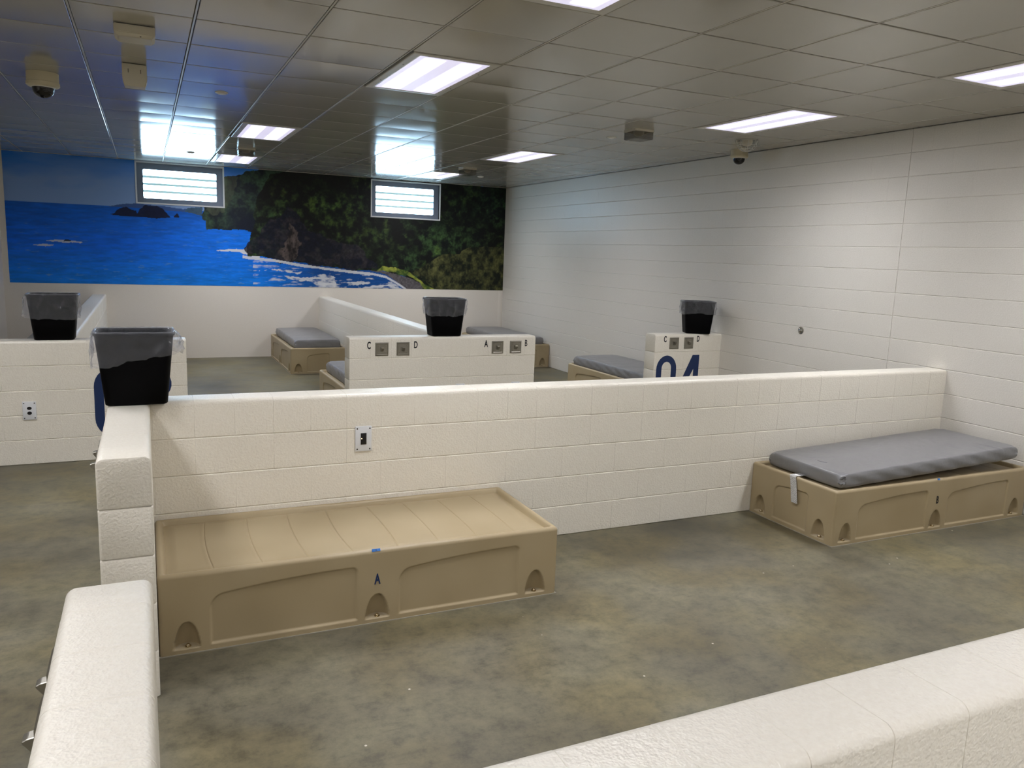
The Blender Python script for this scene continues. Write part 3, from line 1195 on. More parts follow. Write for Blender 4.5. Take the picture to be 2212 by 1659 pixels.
    pm.vertices.add(len(V))
    pm.vertices.foreach_set('co', V.astype(np.float32).ravel())
    pm.loops.add(F.size)
    pm.loops.foreach_set('vertex_index', F.astype(np.int32).ravel())
    pm.polygons.add(len(F))
    pm.polygons.foreach_set('loop_start', np.arange(0, F.size, 4, dtype=np.int32))
    pm.update(calc_edges=True)
    pm.polygons.foreach_set('use_smooth', [True] * len(F))
    pm.materials.append(M['bed'])
    return me, pm


BED_ME, PLAT_ME = bed_meshes()
_bolt_me = lathe('bolt', [(0.014, 0.0), (0.014, 0.003), (0.0085, 0.0035), (0.0085, 0.010), (0.006, 0.013), (0.0, 0.0135)], 14)
_bolt_me.materials.append(M['bolt'])
bm = bmesh.new()
for x0, x1, y0, y1 in ((-0.004, BL + 0.004, -0.004, 0.004), (-0.004, 0.004, 0.004, BD), (BL - 0.004, BL + 0.004, 0.004, BD)):
    add_box(bm, x0, x1, y0, y1, 0.0, 0.0045)
_caulk_me = me_bm('sealant_bead', bm)
_caulk_me.materials.append(M['caulk'])


def bed(loc, rotz, label):
    e = tag(empty('bed_frame', (loc[0], loc[1], 0), rotz), label, 'bed', 'tan moulded beds')
    obj('shell', BED_ME, None, e)
    obj('sleeping_platform', PLAT_ME, None, e)
    obj('sealant_bead', _caulk_me, None, e)
    for cx, hw in NICHE:
        obj('bolt', _bolt_me, None, e, (cx + 0.004, 0.020, 0.0265))
    for yy in (0.11, 0.675):
        obj('bolt', _bolt_me, None, e, (BL - 0.02, yy, 0.0265))
        obj('bolt', _bolt_me, None, e, (0.02, BD - yy, 0.0265))
    return e


R90 = math.pi / 2
bedA = bed((-6.098, -10.005), 0, 'empty tan moulded bed lettered A in the foreground')
bedB = bed((-2.025, -10.0), 0, 'tan moulded bed lettered B under the tilted grey mattress')
bed3 = bed((-4.232, -0.003), -R90, 'tan moulded bed at the mural wall, left of the long divider')
bed5 = bed((-4.232, -4.10), -R90, 'tan moulded bed half hidden behind the wall end marked C and D')
bedR = bed((-0.803, -0.003), -R90, 'tan moulded bed in the far right corner below the mural')
bed04 = bed((-0.803, -4.10), -R90, 'tan moulded bed behind the stub marked 04')
bedL = bed((-5.858, -2.0), R90, 'tan moulded bed hidden behind the nearest bin')
bedLL = bed((-7.657, -0.003), -R90, 'tan moulded bed hidden behind the far left bin')


def letter(ch, h, parent, loc, mat='navy', xs=0.56, name='letter', bold=0.025):
    return obj(name, text_me(ch, h, xs, bold), M[mat], parent, loc)


letter('A', 0.052, bedA, (0.992, -0.0012, 0.229))
letter('B', 0.054, bedB, (0.993, -0.0012, 0.226), 'black')
t = obj('tape', box_me('tape', -0.021, 0.021, -0.0015, 0.0, -0.006, 0.007), M['tape'], bedA, (0.985, -0.0004, 0.372))
t.rotation_euler = (-0.6, 0, 0)
t.location = (0.985, 0.004, 0.380)
t['label'] = 'scrap of blue masking tape'
obj('tape_letter', text_me('A', 0.0095, 0.9, 0.02, 0.0002), M['navy'], t, (0, -0.0018, 0.0))
t = obj('tape', box_me('tape', -0.011, 0.011, -0.0015, 0.0, -0.006, 0.006), M['tape'], bedB, (0.985, 0.004, 0.380))
t.rotation_euler = (-0.5, 0, 0)
t['label'] = 'scrap of blue masking tape'


# ------------------------------------------------------------------ mattresses
def mattress(name, parent_bed, l0, l1, d0, d1, thick, seed, label, tilt=0.0, lift=0.0, twist=0.0, extra=()):
    """rounded vinyl cushion in bed-local space, own object"""
    rng = np.random.default_rng(seed)
    Lm, Dm = l1 - l0, d1 - d0
    nx, ny, nz = 150, 58, 7
    ridges = [(rng.uniform(-0.9, 0.9) * Lm / 2, rng.uniform(-0.8, 0.8) * Dm / 2, rng.uniform(0, 3.14), rng.uniform(0.05, 0.16), rng.uniform(0.009, 0.018), rng.uniform(0.0015, 0.004) * rng.choice([-1, 1])) for _ in range(9)]
    ridges += extra
    bm = bmesh.new()
    grid = {}

    def sq(t, n):
        return -1 + 2 * t / n
    ph = rng.random(8) * 6.28

    def pos(i, j, k):
        u, v, w = sq(i, nx), sq(j, ny), sq(k, nz)
        # denser rows near edges
        u = math.copysign(1 - (1 - abs(u)) ** 1.25, u)
        v = math.copysign(1 - (1 - abs(v)) ** 1.25, v)
        a, b, c = Lm / 2, Dm / 2, thick / 2
        x, y, z = u * a, v * b, w * c
        r = 0.012
        q = Vector((max(abs(x) - (a - r), 0), max(abs(y) - (b - r), 0), max(abs(z) - (c - r), 0)))
        if q.length > 1e-9:
            s = min(1.0, r / q.length)
            sx, sy, sz = (math.copysign(min(abs(t_), m_ - r) + dq * s, t_) for t_, m_, dq in ((x, a, q.x), (y, b, q.y), (z, c, q.z)))
            x, y, z = sx, sy, sz
        # softness: crowned top, bulging sides, pinched corners
        crown = 0.007 * (1 - u ** 4) * (1 - v ** 4)
        if w > 0:
            z += crown * w
        z += 0.0022 * math.sin(7 * x + ph[0]) * math.sin(5 * y + ph[1]) * (w + 1) / 2
        if w > -0.5:
            for rx, ry, ra, rl, rw, am in ridges:
                dx, dy = x - rx, y - ry
                al = dx * math.cos(ra) + dy * math.sin(ra)
                if abs(al) < rl * 1.6:
                    ac = -dx * math.sin(ra) + dy * math.cos(ra) + 1.2 * al * al
                    if abs(ac) < rw * 3:
                        z += am * math.exp(-(al / rl) ** 2 * 2 - (ac / rw) ** 2) * (w + 1) / 2
        side = max(abs(u), abs(v))
        wr = 0.003 * math.sin(26 * x + 9 * z * 8 + ph[2]) * math.sin(17 * y + ph[3]) * max(0, side - 0.75) * 4
        x += math.copysign(0.006 * (1 - w * w) * (abs(u) > 0.98), u) + wr * 0.6
        y += math.copysign(0.007 * (1 - w * w) * (abs(v) > 0.98), v) + wr
        cr = max(0, abs(u) - 0.93) / 0.07 * max(0, abs(v) - 0.86) / 0.14
        z -= cr * 0.018 * (1 if w > 0 else -0.4)
        z += cr * 0.006 * math.sin(40 * (x + y) + ph[4])
        return (x + Lm / 2, y + Dm / 2, z + thick / 2)
    for i in range(nx + 1):
        for j in range(ny + 1):
            for k in range(nz + 1):
                if i in (0, nx) or j in (0, ny) or k in (0, nz):
                    grid[(i, j, k)] = bm.verts.new(pos(i, j, k))
    for i in range(nx):
        for j in range(ny):
            for k in (0, nz):
                bm.faces.new([grid[(i, j, k)], grid[(i + 1, j, k)], grid[(i + 1, j + 1, k)], grid[(i, j + 1, k)]])
    for i in range(nx):
        for k in range(nz):
            for j in (0, ny):
                bm.faces.new([grid[(i, j, k)], grid[(i + 1, j, k)], grid[(i + 1, j, k + 1)], grid[(i, j, k + 1)]])
    for j in range(ny):
        for k in range(nz):
            for i in (0, nx):
                bm.faces.new([grid[(i, j, k)], grid[(i, j + 1, k)], grid[(i, j + 1, k + 1)], grid[(i, j, k + 1)]])
    me = me_bm('cover', bm, smooth=True)
    mw = Matrix.Translation(parent_bed.location) @ Matrix.Rotation(parent_bed.rotation_euler.z, 4, 'Z') @ \
        Matrix.Translation((l0, d0, 0.3660 + lift)) @ Matrix.Rotation(twist, 4, 'Z') @ Matrix.Rotation(-tilt, 4, 'Y')
    e = empty('mattress')
    e.matrix_world = mw
    e.location, _q, _s = mw.decompose()
    e.rotation_euler = _q.to_euler()
    tag(e, label, 'mattress', 'grey vinyl mattresses')
    obj('cover', me, M['vinyl'], e)
    return e


mB = mattress('m', bedB, 0.095, 1.925, 0.062, 0.728, 0.098, 1, 'grey vinyl mattress on bed B, tilted with a pinched corner and white tag', tilt=0.040, lift=0.004, extra=[(0.60, -0.24, 1.35, 0.10, 0.012, 0.007), (0.70, -0.25, 1.75, 0.11, 0.012, 0.006), (0.52, -0.05, 0.9, 0.16, 0.03, 0.004), (0.40, 0.10, 1.1, 0.16, 0.03, -0.003), (-0.86, -0.22, 1.6, 0.09, 0.012, 0.005)])
mattress('m', bed3, 0.07, 1.93, 0.075, 0.735, 0.126, 2, 'grey vinyl mattress on the far bed left of the long divider', lift=0.0)
mattress('m', bed5, 0.06, 1.92, 0.075, 0.735, 0.126, 3, 'grey vinyl mattress behind the wall end marked C and D', lift=0.0)
mattress('m', bedR, 0.05, 1.90, 0.065, 0.725, 0.126, 4, 'grey vinyl mattress in the far right corner under the forest', lift=0.0)
mattress('m', bed04, 0.06, 1.92, 0.055, 0.725, 0.126, 5, 'shiny grey vinyl mattress behind the 04 stub', lift=0.0)
mattress('m', bedL, 0.07, 1.95, 0.07, 0.73, 0.126, 6, 'grey mattress end just showing above the nearest bin', lift=0.0)
mattress('m', bedLL, 0.06, 1.92, 0.07, 0.73, 0.126, 7, 'grey mattress just showing left of the far left bin', lift=0.0)

# mattress B details: folded corner flap, sewn tag, embossed oval
bm = bmesh.new()
for k, (r0, dx) in enumerate(((0.030, 0.0), (0.017, 0.006))):
    pts = []
    for i in range(13):
        a = -0.9 + 3.6 * i / 12
        pts.append((0.018 + dx + r0 * 0.9 * math.cos(a), -0.004 - 0.004 * math.sin(i), 0.060 + r0 * math.sin(a)))
    tube(bm, pts, 0.006 - 0.0015 * k, 8)
obj('corner_fold', me_bm('corner_fold', bm, smooth=True), M['vinyl'], mB)
bm = bmesh.new()
path = [(0.030, 0.015), (-0.060, 0.0195), (-0.090, 0.0225), (-0.098, 0.014), (-0.101, -0.012), (-0.105, -0.06), (-0.109, -0.11), (-0.113, -0.165)]
vs = []
for i, (x, z) in enumerate(path):
    sh = 0.0 if i < 3 else (i - 3) * -0.011
    vs.append([bm.verts.new((x + o, y + sh, z)) for o in (0.0, -0.0012) for y in (0.300, 0.357)])
for a, b in zip(vs[:-1], vs[1:]):
    bm.faces.new((a[0], a[1], b[1], b[0]))
    bm.faces.new((a[2], b[2], b[3], a[3]))
    bm.faces.new((a[0], b[0], b[2], a[2]))
    bm.faces.new((a[1], a[3], b[3], b[1]))
bm.faces.new((vs[-1][0], vs[-1][1], vs[-1][3], vs[-1][2]))
tg = obj('care_tag', me_bm('care_tag', bm), M['paper'], mB)
tg['label'] = 'white printed care tag hanging over the bed rim'
em = lathe('embossed_mark', [(0.0, 0.0016), (0.006, 0.0016), (0.010, 0.0008), (0.012, -0.003)], 20)
em.transform(Matrix.Diagonal((1.2, 3.6, 1, 1)))
obj('embossed_mark', em, M['vinyl'], mB, (0.14, 0.30, 0.1030), (0, 0, 0.15))


# ------------------------------------------------------------------ bins with clear liners
def rr_ring(w, d, r, n=8):
    p = []
    for cx, cy, a0 in ((w / 2 - r, -d / 2 + r, -90), (w / 2 - r, d / 2 - r, 0), (-w / 2 + r, d / 2 - r, 90), (-w / 2 + r, -d / 2 + r, 180)):
        for i in range(n + 1):
            a = math.radians(a0 + 90 * i / n)
            p.append((cx + r * math.cos(a), cy + r * math.sin(a)))
    return p


def densify(p, m):
    out = []
    for a, b in zip(p, p[1:] + p[:1]):
        d = math.hypot(b[0] - a[0], b[1] - a[1])
        k = max(1, int(d / m))
        for i in range(k):
            out.append((a[0] + (b[0] - a[0]) * i / k, a[1] + (b[1] - a[1]) * i / k))
    return out


def loft(bm, rings):
    vr = [[bm.verts.new(v) for v in r] for r in rings]
    n = len(vr[0])
    for a, b in zip(vr[:-1], vr[1:]):
        for k in range(n):
            bm.faces.new((a[k], a[(k + 1) % n], b[(k + 1) % n], b[k]))
    return vr


BW0, BD0, BW1, BD1, BHT = 0.287, 0.195, 0.362, 0.262, 0.372


def bin_at(loc, rotz, label, seed, skirt, flare, scale=1.0, dims=(1, 1)):
    e = tag(empty('waste_bin', (loc[0], loc[1], TOP), rotz), label, 'bin', 'black bins with clear liners')
    sx, sy = dims

    def ring(t, off=0.0, z=None):
        w = (BW0 + (BW1 - BW0) * t) * sx + 2 * off
        d = (BD0 + (BD1 - BD0) * t) * sy + 2 * off
        return [(x, y, t * BHT if z is None else z) for x, y in rr_ring(w, d, 0.030 + 0.014 * t + off)]
    bm = bmesh.new()
    rs = [ring(0.0, -0.012, 0.0), ring(0.0, -0.003, 0.004), ring(0.02), ring(0.35), ring(0.7), ring(0.955), ring(0.957, 0.006), ring(0.985, 0.008), ring(1.0, 0.004), ring(1.0, -0.003), ring(0.95, -0.006), ring(0.06, -0.004), ring(0.05, -0.01)]
    vr = loft(bm, rs)
    bm.faces.new(vr[0][::-1])
    bm.faces.new(vr[-1])
    obj('bin_body', me_bm('bin_body', bm, angle=45), M['bin'], e)
    # liner: inside, over the lip, loose outer skirt
    rng = np.random.default_rng(seed)
    base = densify(rr_ring(BW1 * sx, BD1 * sy, 0.044), 0.007)
    n = len(base)
    ph = rng.random(12) * 6.28

    creases = [(rng.random(), rng.normal() * 0.14, 0.010 + 0.014 * rng.random(), (0.006 + 0.010 * rng.random()) * rng.choice([-0.6, 1.0])) for _ in range(26)]

    def nz(k, f, i):
        return math.sin(2 * math.pi * f * k / n + ph[i])
    rows = []
    for k, (x, y) in enumerate(base):
        ang = math.atan2(y / (BD1 * sy), x / (BW1 * sx))
        nx_, ny_ = math.cos(ang), math.sin(ang)
        # outward normal of rounded rectangle
        ln = math.hypot(x / BW1 * (abs(x) > BW1 * sx / 2 - 0.05), y / BD1 * (abs(y) > BD1 * sy / 2 - 0.05)) or 1
        ox, oy = x / BW1 * (abs(x) > BW1 * sx / 2 - 0.05) / ln, y / BD1 * (abs(y) > BD1 * sy / 2 - 0.05) / ln
        crinkle = 0.5 * nz(k, 9, 0) + 0.35 * nz(k, 17, 1) + 0.3 * nz(k, 31, 2)
        col = []
        for t in (0.30, 0.6, 0.85, 0.97):   # inside
            sc = (BW0 + (BW1 - BW0) * t) / BW1
            o = -0.010 - 0.004 * crinkle
            col.append((x * sc + ox * o, y * sc + oy * o, t * BHT))
        col.append((x + ox * -0.004, y + oy * -0.004, BHT + 0.003 + 0.0015 * crinkle))
        col.append((x + ox * 0.006, y + oy * 0.006, BHT + 0.004 + 0.0015 * crinkle))
        col.append((x + ox * 0.012, y + oy * 0.012, BHT - 0.006))
        Ls = skirt(ang) + 0.006 * crinkle
        fl_ = flare(ang)
        for q in range(1, 15):
            t = q / 14
            zz = BHT - 0.006 - Ls * t
            tt = zz / BHT
            sc = (BW0 + (BW1 - BW0) * tt) / BW1
            scy = (BD0 + (BD1 - BD0) * tt) / BD1
            fold = (0.004 + 0.006 * t) * (0.6 * nz(k, 7, 4) + 0.4 * math.sin(2 * math.pi * 13 * k / n + ph[5] + 3 * t)) + 0.004 * math.sin(9 * t + ph[6] + 2 * nz(k, 5, 7))
            cre = 0.0
            for c0, c1, wd, am in creases:
                dd = (k / n - c0 - c1 * (t - 0.5) + 0.5) % 1.0 - 0.5
                cre += am * max(0.0, 1 - abs(dd) / wd) * math.sin(math.pi * min(1, t * 1.1))
            o = 0.012 + fold * 0.7 + cre + fl_ * t ** 0.8
            o = max(o, 0.004)
            col.append((x * sc + ox * o, y * scy + oy * o, zz + 0.004 * math.sin(6 * t + k * 0.2)))
        rows.append(col)
    bm = bmesh.new()
    loft(bm, [[rows[k][i] for k in range(n)] for i in range(len(rows[0]))])
    obj('liner', me_bm('liner', bm, smooth=True), M['liner'], e)
    return e


def sk(front, back, left, right):
    def f(a):
        c, s = math.cos(a), math.sin(a)
        w = [max(-s, 0) ** 2, max(s, 0) ** 2, max(-c, 0) ** 2, max(c, 0) ** 2]
        return (w[0] * front + w[1] * back + w[2] * left + w[3] * right) / sum(w)
    return f


def skA(a):
    c, s = math.cos(a), math.sin(a)
    return 0.135 - 0.045 * c if s < 0.3 else 0.12


bin_at((-6.158, -9.178), 0.0, 'large black bin with hanging clear liner on the nearest wall corner', 11, skA, sk(0.002, 0.01, 0.030, 0.045))
bin_at((-6.790, -6.190), 0.0, 'black bin with crumpled clear liner at the far left', 12, sk(0.195, 0.15, 0.17, 0.19), sk(0.006, 0.01, 0.05, 0.012))
bin_at((-3.405, -6.200), 0.0, 'black bin with clear liner above the four hook plates', 13, sk(0.165, 0.15, 0.155, 0.15), sk(0.003, 0.01, 0.012, 0.008), dims=(1.05, 1))
bin_at((-0.290, -6.205), -0.42, 'black bin turned askew on the 04 stub by the right wall', 14, sk(0.13, 0.13, 0.15, 0.15), sk(0.002, 0.01, 0.012, 0.02))


# ------------------------------------------------------------------ hook plates, outlets, numbers
def make_hook_meshes():
    bm = bmesh.new()
    h = 0.064
    rings = []
    for s, y in ((h, 0.0), (h, -0.004), (h - 0.009, -0.011), (h - 0.012, -0.0105), (h - 0.016, -0.0085), (0.0, -0.0085)):
        rings.append([bm.verts.new((a * s, y, b * s)) for a, b in ((-1, -1), (1, -1), (1, 1), (-1, 1))] if s else None)
    for a, b in zip(rings[:-2], rings[1:-1]):
        for k in range(4):
            bm.faces.new((a[k], a[(k + 1) % 4], b[(k + 1) % 4], b[k]))
    bm.faces.new(rings[-2])
    plate = me_bm('plate', bm)
    plate.materials.append(M['steel'])
    bm = bmesh.new()
    # wedge-shaped drop-down peg
    prof = [(-0.008, -0.024), (-0.008, 0.020), (-0.028, 0.017), (-0.037, 0.013), (-0.037, 0.009), (-0.024, -0.010)]
    L = [bm.verts.new((-0.014, y, z)) for y, z in prof]
    Rr = [bm.verts.new((0.014, y, z)) for y, z in prof]
    n = len(prof)
    for k in range(n):
        bm.faces.new((L[k], L[(k + 1) % n], Rr[(k + 1) % n], Rr[k]))
    bm.faces.new(L[::-1])
    bm.faces.new(Rr)
    bmesh.ops.bevel(bm, geom=bm.edges[:], offset=0.0015, segments=1, affect='EDGES')
    peg = me_bm('peg', bm)
    peg.materials.append(M['steel'])
    scr = lathe('screw', [(0.0, 0.0035), (0.004, 0.003), (0.0055, 0.0)], 10)
    scr.transform(Matrix.Rotation(math.pi / 2, 4, 'X'))
    scr.materials.append(M['steel'])
    return plate, peg, scr


HP, HPEG, HSCR = make_hook_meshes()


def hook(x, y, z, label, rotz=0.0):
    e = tag(empty('hook_plate', (x, y, z), rotz), label, 'coat hook', 'square steel hook plates')
    obj('plate', HP, None, e)
    obj('peg', HPEG, None, e)
    for a in (-1, 1):
        for b in (-1, 1):
            obj('screw', HSCR, None, e, (a * 0.034, -0.0085, b * 0.034))
    return e


YF = -6.31
hook(-4.072, YF, 0.902, 'steel hook plate next to the letter C, left of the middle bin')
hook(-3.862, YF, 0.902, 'steel hook plate next to the letter D, left of the middle bin')
hook(-2.863, YF, 0.902, 'steel hook plate next to the letter A, right of the middle bin')
hook(-2.660, YF, 0.902, 'steel hook plate next to the letter B, right of the middle bin')
hook(-0.670, YF, 0.915, 'steel hook plate next to the letter C above number 04')
hook(-0.467, YF, 0.915, 'steel hook plate next to the letter D above number 04')
hook(-6.296, -9.80, 0.902, 'farther of two hooks edging out left of the return wall', -R90)
hook(-6.296, -10.00, 0.902, 'nearer of two hooks edging out left of the return wall', -R90)
hook(-6.296, -11.815, 0.902, 'farther of two hooks on the near left wall', -R90)
hook(-6.296, -12.020, 0.902, 'nearer of two hooks on the near left wall', -R90)


def sign(ch, x, y, z, h, label, mat='black'):
    o = obj('letter_sign', text_me(ch, h, 0.56, 0.025), M[mat], None, (x, y - 0.0012, z))
    return tag(o, label, 'letter', 'stencilled letters')


sign('C', -4.197, YF, 0.936, 0.066, 'black letter C on the four-hook wall')
sign('D', -3.734, YF, 0.936, 0.066, 'black letter D on the four-hook wall')
sign('A', -2.990, YF, 0.937, 0.066, 'black letter A on the four-hook wall')
sign('B', -2.542, YF, 0.937, 0.066, 'black letter B on the four-hook wall')
sign('C', -0.795, YF, 0.958, 0.066, 'black letter C on the 04 stub')
sign('D', -0.336, YF, 0.958, 0.066, 'black letter D on the 04 stub')


def stadium(cx, cz, w, h, n=14):
    r = w / 2
    p = []
    for i in range(n + 1):
        a = math.pi * i / n
        p.append((cx + r * math.cos(a), cz + h / 2 - r * 1.15 + r * 1.15 * math.sin(a)))
    for i in range(n + 1):
        a = math.pi + math.pi * i / n
        p.append((cx + r * math.cos(a), cz - h / 2 + r * 1.15 + r * 1.15 * math.sin(a)))
    return p


def number(x, z, second, label):
    """navy two-digit number, x = left edge, z = mid height"""
    e = tag(empty('number_sign', (x, YF - 0.001, z)), label, 'number', None)
    h, w, s = 0.585, 0.275, 0.072
    plate_from_outline('digit', [stadium(w / 2, 0, w, h), stadium(w / 2, 0, w - 2 * s, h - 2 * s)], 0.0016, mat=M['navy'], parent=e)
    o = w + 0.05
    if second == '4':
        xr = o + 0.265
        tp, bt = h / 2, -h / 2
        out = [(xr - s, bt), (xr, bt), (xr, bt + 0.10), (xr + 0.05, bt + 0.10), (xr + 0.05, bt + 0.17), (xr, bt + 0.17), (xr, tp), (xr - 0.095, tp), (o - 0.02, bt + 0.19), (o - 0.02, bt + 0.10), (xr - s, bt + 0.10)]
        hole = [(xr - s, bt + 0.17), (xr - s, tp - 0.16), (o + 0.05, bt + 0.17)]
        plate_from_outline('digit', [out, hole], 0.0016, mat=M['navy'], parent=e)
    else:
        p, q = [], []
        cx, hw = o + 0.115, 0.155
        for cz, r in ((0.145, 0.148), (-0.145, 0.148)):
            for i in range(17):
                a = math.radians((150 if cz > 0 else 80) - ((150 + 80) if cz > 0 else (80 + 150)) * i / 16)
                p.append((cx + hw * math.cos(a), cz + r * math.sin(a)))
                q.append((cx + (hw - s) * math.cos(a), cz + (r - s) * math.sin(a)))
        plate_from_outline('digit', [p + q[::-1]], 0.0016, mat=M['navy'], parent=e)
    return e


number(-0.892, 0.482, '4', 'large navy number 04 on the stub by the right wall')
number(-6.522, 0.490, '3', 'large navy number mostly hidden behind the nearest bin')


def cover_plate(loc, kind, label):
    e = tag(empty('outlet_plate', loc), label, 'outlet', 'white outlet plates')
    w, h = 0.048, 0.0745
    obj('plate', box_me('plate', -w, w, -0.010, 0.0, -h, h, 0.003), M['plate'], e)
    for a in (-1, 1):
        for b in (-1, 1):
            o = obj('screw', _screw_me, None, e, (a * 0.037, -0.0102, b * 0.061), (-R90, 0, 0))
    if kind == 'gfci':
        obj('socket', box_me('socket', -0.017, 0.017, -0.0125, -0.009, -0.034, 0.034, 0.0012), M['socket'], e)
        obj('indicator_light', box_me('indicator_light', -0.014, -0.009, -0.0133, -0.0123, 0.0, 0.004), M['led'], e)
    else:
        for z in (-0.020, 0.020):
            bmo = lathe('socket', [(0.0165, 0.0), (0.0165, 0.002), (0.0, 0.0022)], 20)
            bmo.transform(Matrix.Diagonal((1.0, 0.8, 1, 1)))
            obj('socket', bmo, M['socket'], e, (0, -0.0095, z), (R90, 0, 0))
    return e


cover_plate((-4.979, -9.203, 0.752), 'gfci', 'white plate with black test socket above the empty bed')
cover_plate((-6.990, YF, 0.449), 'duplex', 'white twin-socket plate on the far left low wall')
cover_plate((-3.262, YF, 0.465), 'duplex', 'left white plate top peeping over the middle partition')
cover_plate((-2.648, YF, 0.465), 'duplex', 'right white plate top peeping over the middle partition')

# call button on the right wall
e = tag(empty('call_button', (0.0, -7.531, 1.180), -R90), 'round chrome button on the right block wall', 'button')
b1 = lathe('bezel', [(0.037, 0.0), (0.037, 0.004), (0.033, 0.007), (0.028, 0.006)], 28)
b1.transform(Matrix.Rotation(R90, 4, 'X'))
obj('bezel', b1, M['steel'], e)
b2 = lathe('button_cap', [(0.027, 0.0), (0.025, 0.012), (0.017, 0.018), (0.0, 0.021)], 28)
b2.transform(Matrix.Rotation(R90, 4, 'X'))
obj('button_cap', b2, M['chrome'], e)


# ------------------------------------------------------------------ ceiling devices
def dome_camera(x, y, s, label):
    e = tag(empty('dome_camera', (x, y, H)), label, 'security camera', 'dome cameras')
    obj('housing', lathe('housing', [(0.096 * s, 0.0), (0.096 * s, -0.060 * s), (0.100 * s, -0.064 * s), (0.100 * s, -0.082 * s), (0.090 * s, -0.090 * s), (0.070 * s, -0.092 * s)], 40), M['cam_body'], e)
    prof = [(0.068 * s, -0.088 * s)]
    for i in range(1, 10):
        a = math.pi / 2 * i / 9
        prof.append((0.064 * s * math.cos(a), (-0.108 - 0.054 * math.sin(a)) * s))
    obj('dome', lathe('dome', prof, 36), M['dome'], e)
    obj('trim_ring', lathe('trim_ring', [(0.066 * s, -0.091 * s), (0.074 * s, -0.091 * s), (0.073 * s, -0.096 * s), (0.067 * s, -0.097 * s)], 36), M['white_dev'], e)
    return e


dome_camera(-6.745, -6.52, 1.12, 'dome camera in the top left corner')
dome_camera(-0.215, -6.62, 0.95, 'dome camera near the right wall under the wire guard')


def boxed_device(x0, x1, y, depth, hgt, label, taper=0.02, slots=False):
    e = tag(empty('ceiling_box', ((x0 + x1) / 2, y + depth / 2, H)), label, 'ceiling box')
    w = (x1 - x0) / 2
    bm = bmesh.new()
    top = [bm.verts.new((a * w, b * depth / 2, -0.006)) for a, b in ((-1, -1), (1, -1), (1, 1), (-1, 1))]
    mid = [bm.verts.new((a * w, b * depth / 2, -hgt * 0.7)) for a, b in ((-1, -1), (1, -1), (1, 1), (-1, 1))]
    bot = [bm.verts.new((a * (w - taper), b * (depth / 2 - taper), -hgt)) for a, b in ((-1, -1), (1, -1), (1, 1), (-1, 1))]
    for A, B in ((top, mid), (mid, bot)):
        for k in range(4):
            bm.faces.new((A[k], A[(k + 1) % 4], B[(k + 1) % 4], B[k]))
    bm.faces.new(bot)
    bm.faces.new(top[::-1])
    bmesh.ops.bevel(bm, geom=bm.edges[:], offset=0.003, segments=2, affect='EDGES')
    obj('cover', me_bm('cover', bm, angle=35), M['box_body'], e)
    obj('base_plate', box_me('base_plate', -w * 0.9, w * 0.9, -depth * 0.45, depth * 0.45, -0.007, 0.004), M['socket'], e)
    if slots:
        for a in (-1, 1):
            obj('slot', box_me('slot', -0.002, 0.002, -0.0015, 0.001, -0.013, 0.013), M['screw'], e, (a * w * 0.5, -depth / 2, -hgt * 0.35))
    else:
        obj('screw', _screw_me, None, e, (0.03, -depth / 2 + 0.012, -hgt * 0.9))
    return e


boxed_device(-6.212, -5.998, -8.41, 0.20, 0.070, 'wide cream box on the ceiling at the top left')
boxed_device(-6.196, -6.040, -7.30, 0.14, 0.150, 'tall cream box below the wide one, left of the lit reflection', 0.014, True)


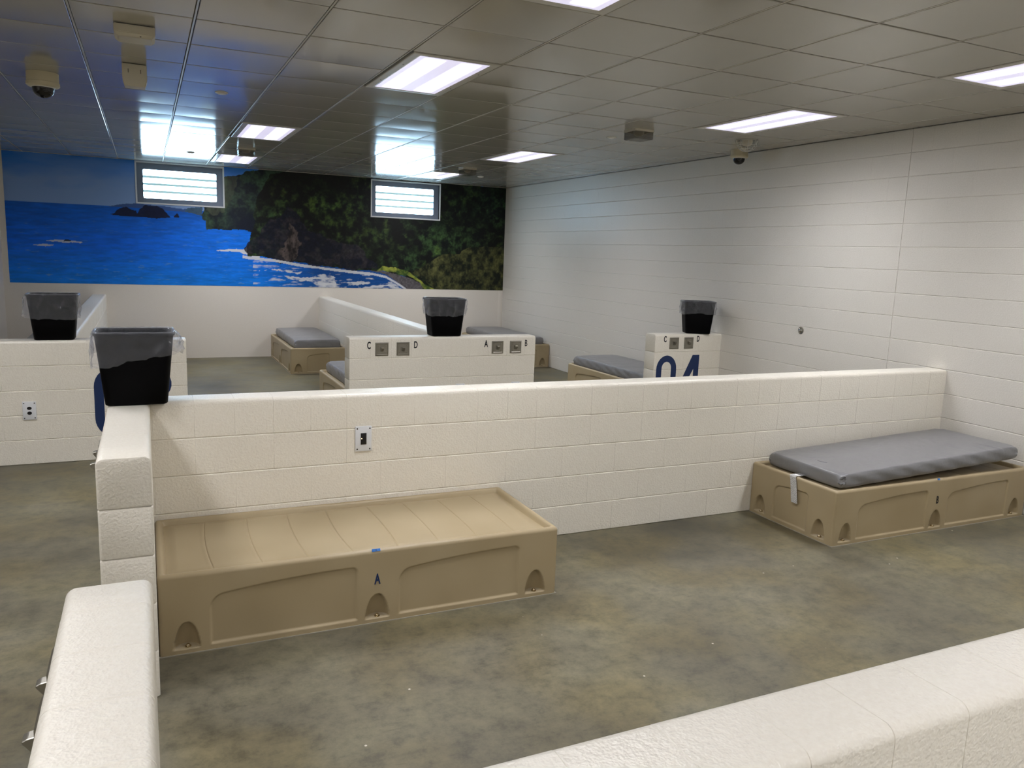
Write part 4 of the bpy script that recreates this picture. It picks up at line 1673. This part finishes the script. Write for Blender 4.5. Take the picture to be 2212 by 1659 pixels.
def guarded_device(x, y, s, label):
    e = tag(empty('guarded_detector', (x, y, H)), label, 'detector', 'boxed detectors')
    h = 0.092 * s
    w = 0.098 * s
    bm = bmesh.new()
    rings = [[bm.verts.new((a * ww, b * ww, z)) for a, b in ((-1, -1), (1, -1), (1, 1), (-1, 1))] for ww, z in ((w, -0.002), (w, -h * 0.92), (w * 0.94, -h))]
    for A, B in zip(rings[:-1], rings[1:]):
        for k in range(4):
            bm.faces.new((A[k], A[(k + 1) % 4], B[(k + 1) % 4], B[k]))
    bm.faces.new(rings[-1])
    obj('clear_guard', me_bm('clear_guard', bm), M['guard'], e)
    bm = bmesh.new()
    for a in (-1, 1):
        add_box(bm, a * w * 1.0 - 0.006, a * w * 1.0 + 0.006, -w, w, -0.022 * s, 0.0)
        add_box(bm, -w, w, a * w - 0.006, a * w + 0.006, -0.022 * s, 0.0)
    obj('flange', me_bm('flange', bm), M['box_body'], e)
    obj('detector', lathe('detector', [(0.052 * s, 0.0), (0.052 * s, -0.030 * s), (0.040 * s, -0.050 * s), (0.018 * s, -0.058 * s)], 28), M['box_body'], e)
    return e


guarded_device(-1.80, -7.05, 1.0, 'smoky square guard box beside the right-hand lamp')
guarded_device(-1.80, -2.62, 1.0, 'small guard box above the right window')
guarded_device(-4.88, -2.72, 1.0, 'small guard box between the two left far lamps')

# wire guard over a detector
e = tag(empty('wire_guard', (-0.62, -7.20, H)), 'wire cage over a detector above the right dome camera', 'detector guard')
R0, HC = 0.105, 0.105


def cage_pt(a, t):
    return (R0 * math.cos(t) * math.cos(a), R0 * math.cos(t) * math.sin(a), -0.006 - HC * math.sin(t))


for k in range(4):
    bm = bmesh.new()
    a = math.pi * k / 4 + 0.2
    tube(bm, [cage_pt(a, math.pi * i / 16) if i <= 8 else cage_pt(a + math.pi, math.pi * (16 - i) / 16) for i in range(17)], 0.0034, 6)
    obj('wire', me_bm('wire', bm, smooth=True), M['wire'], e)
for t in (0.0, 0.45, 0.9):
    bm = bmesh.new()
    tube(bm, [cage_pt(2 * math.pi * i / 28, t) for i in range(29)], 0.0034, 6)
    obj('wire', me_bm('wire', bm, smooth=True), M['wire'], e)
obj('detector', lathe('detector', [(0.055, 0.0), (0.055, -0.03), (0.042, -0.05), (0.018, -0.058)], 28), M['box_body'], e)

for x, y, l in ((-5.489, -6.55, 'small white ceiling disc left of the window reflection'),
                (-5.49, -1.75, 'small ceiling disc just above the left window'),
                (-1.776, -6.52, 'small white ceiling disc left of the smoky guard box'),
                (-1.20, -1.66, 'small white ceiling disc right of the small guard box')):
    e = tag(empty('sprinkler_cover', (x, y, H)), l, 'sprinkler', 'flush sprinkler covers')
    obj('escutcheon', lathe('escutcheon', [(0.052, 0.0), (0.050, -0.006), (0.040, -0.009)], 32), M['white_dev'], e)
    obj('cap', lathe('cap', [(0.034, -0.008), (0.032, -0.014), (0.0, -0.015)], 32), M['white_dev'], e)
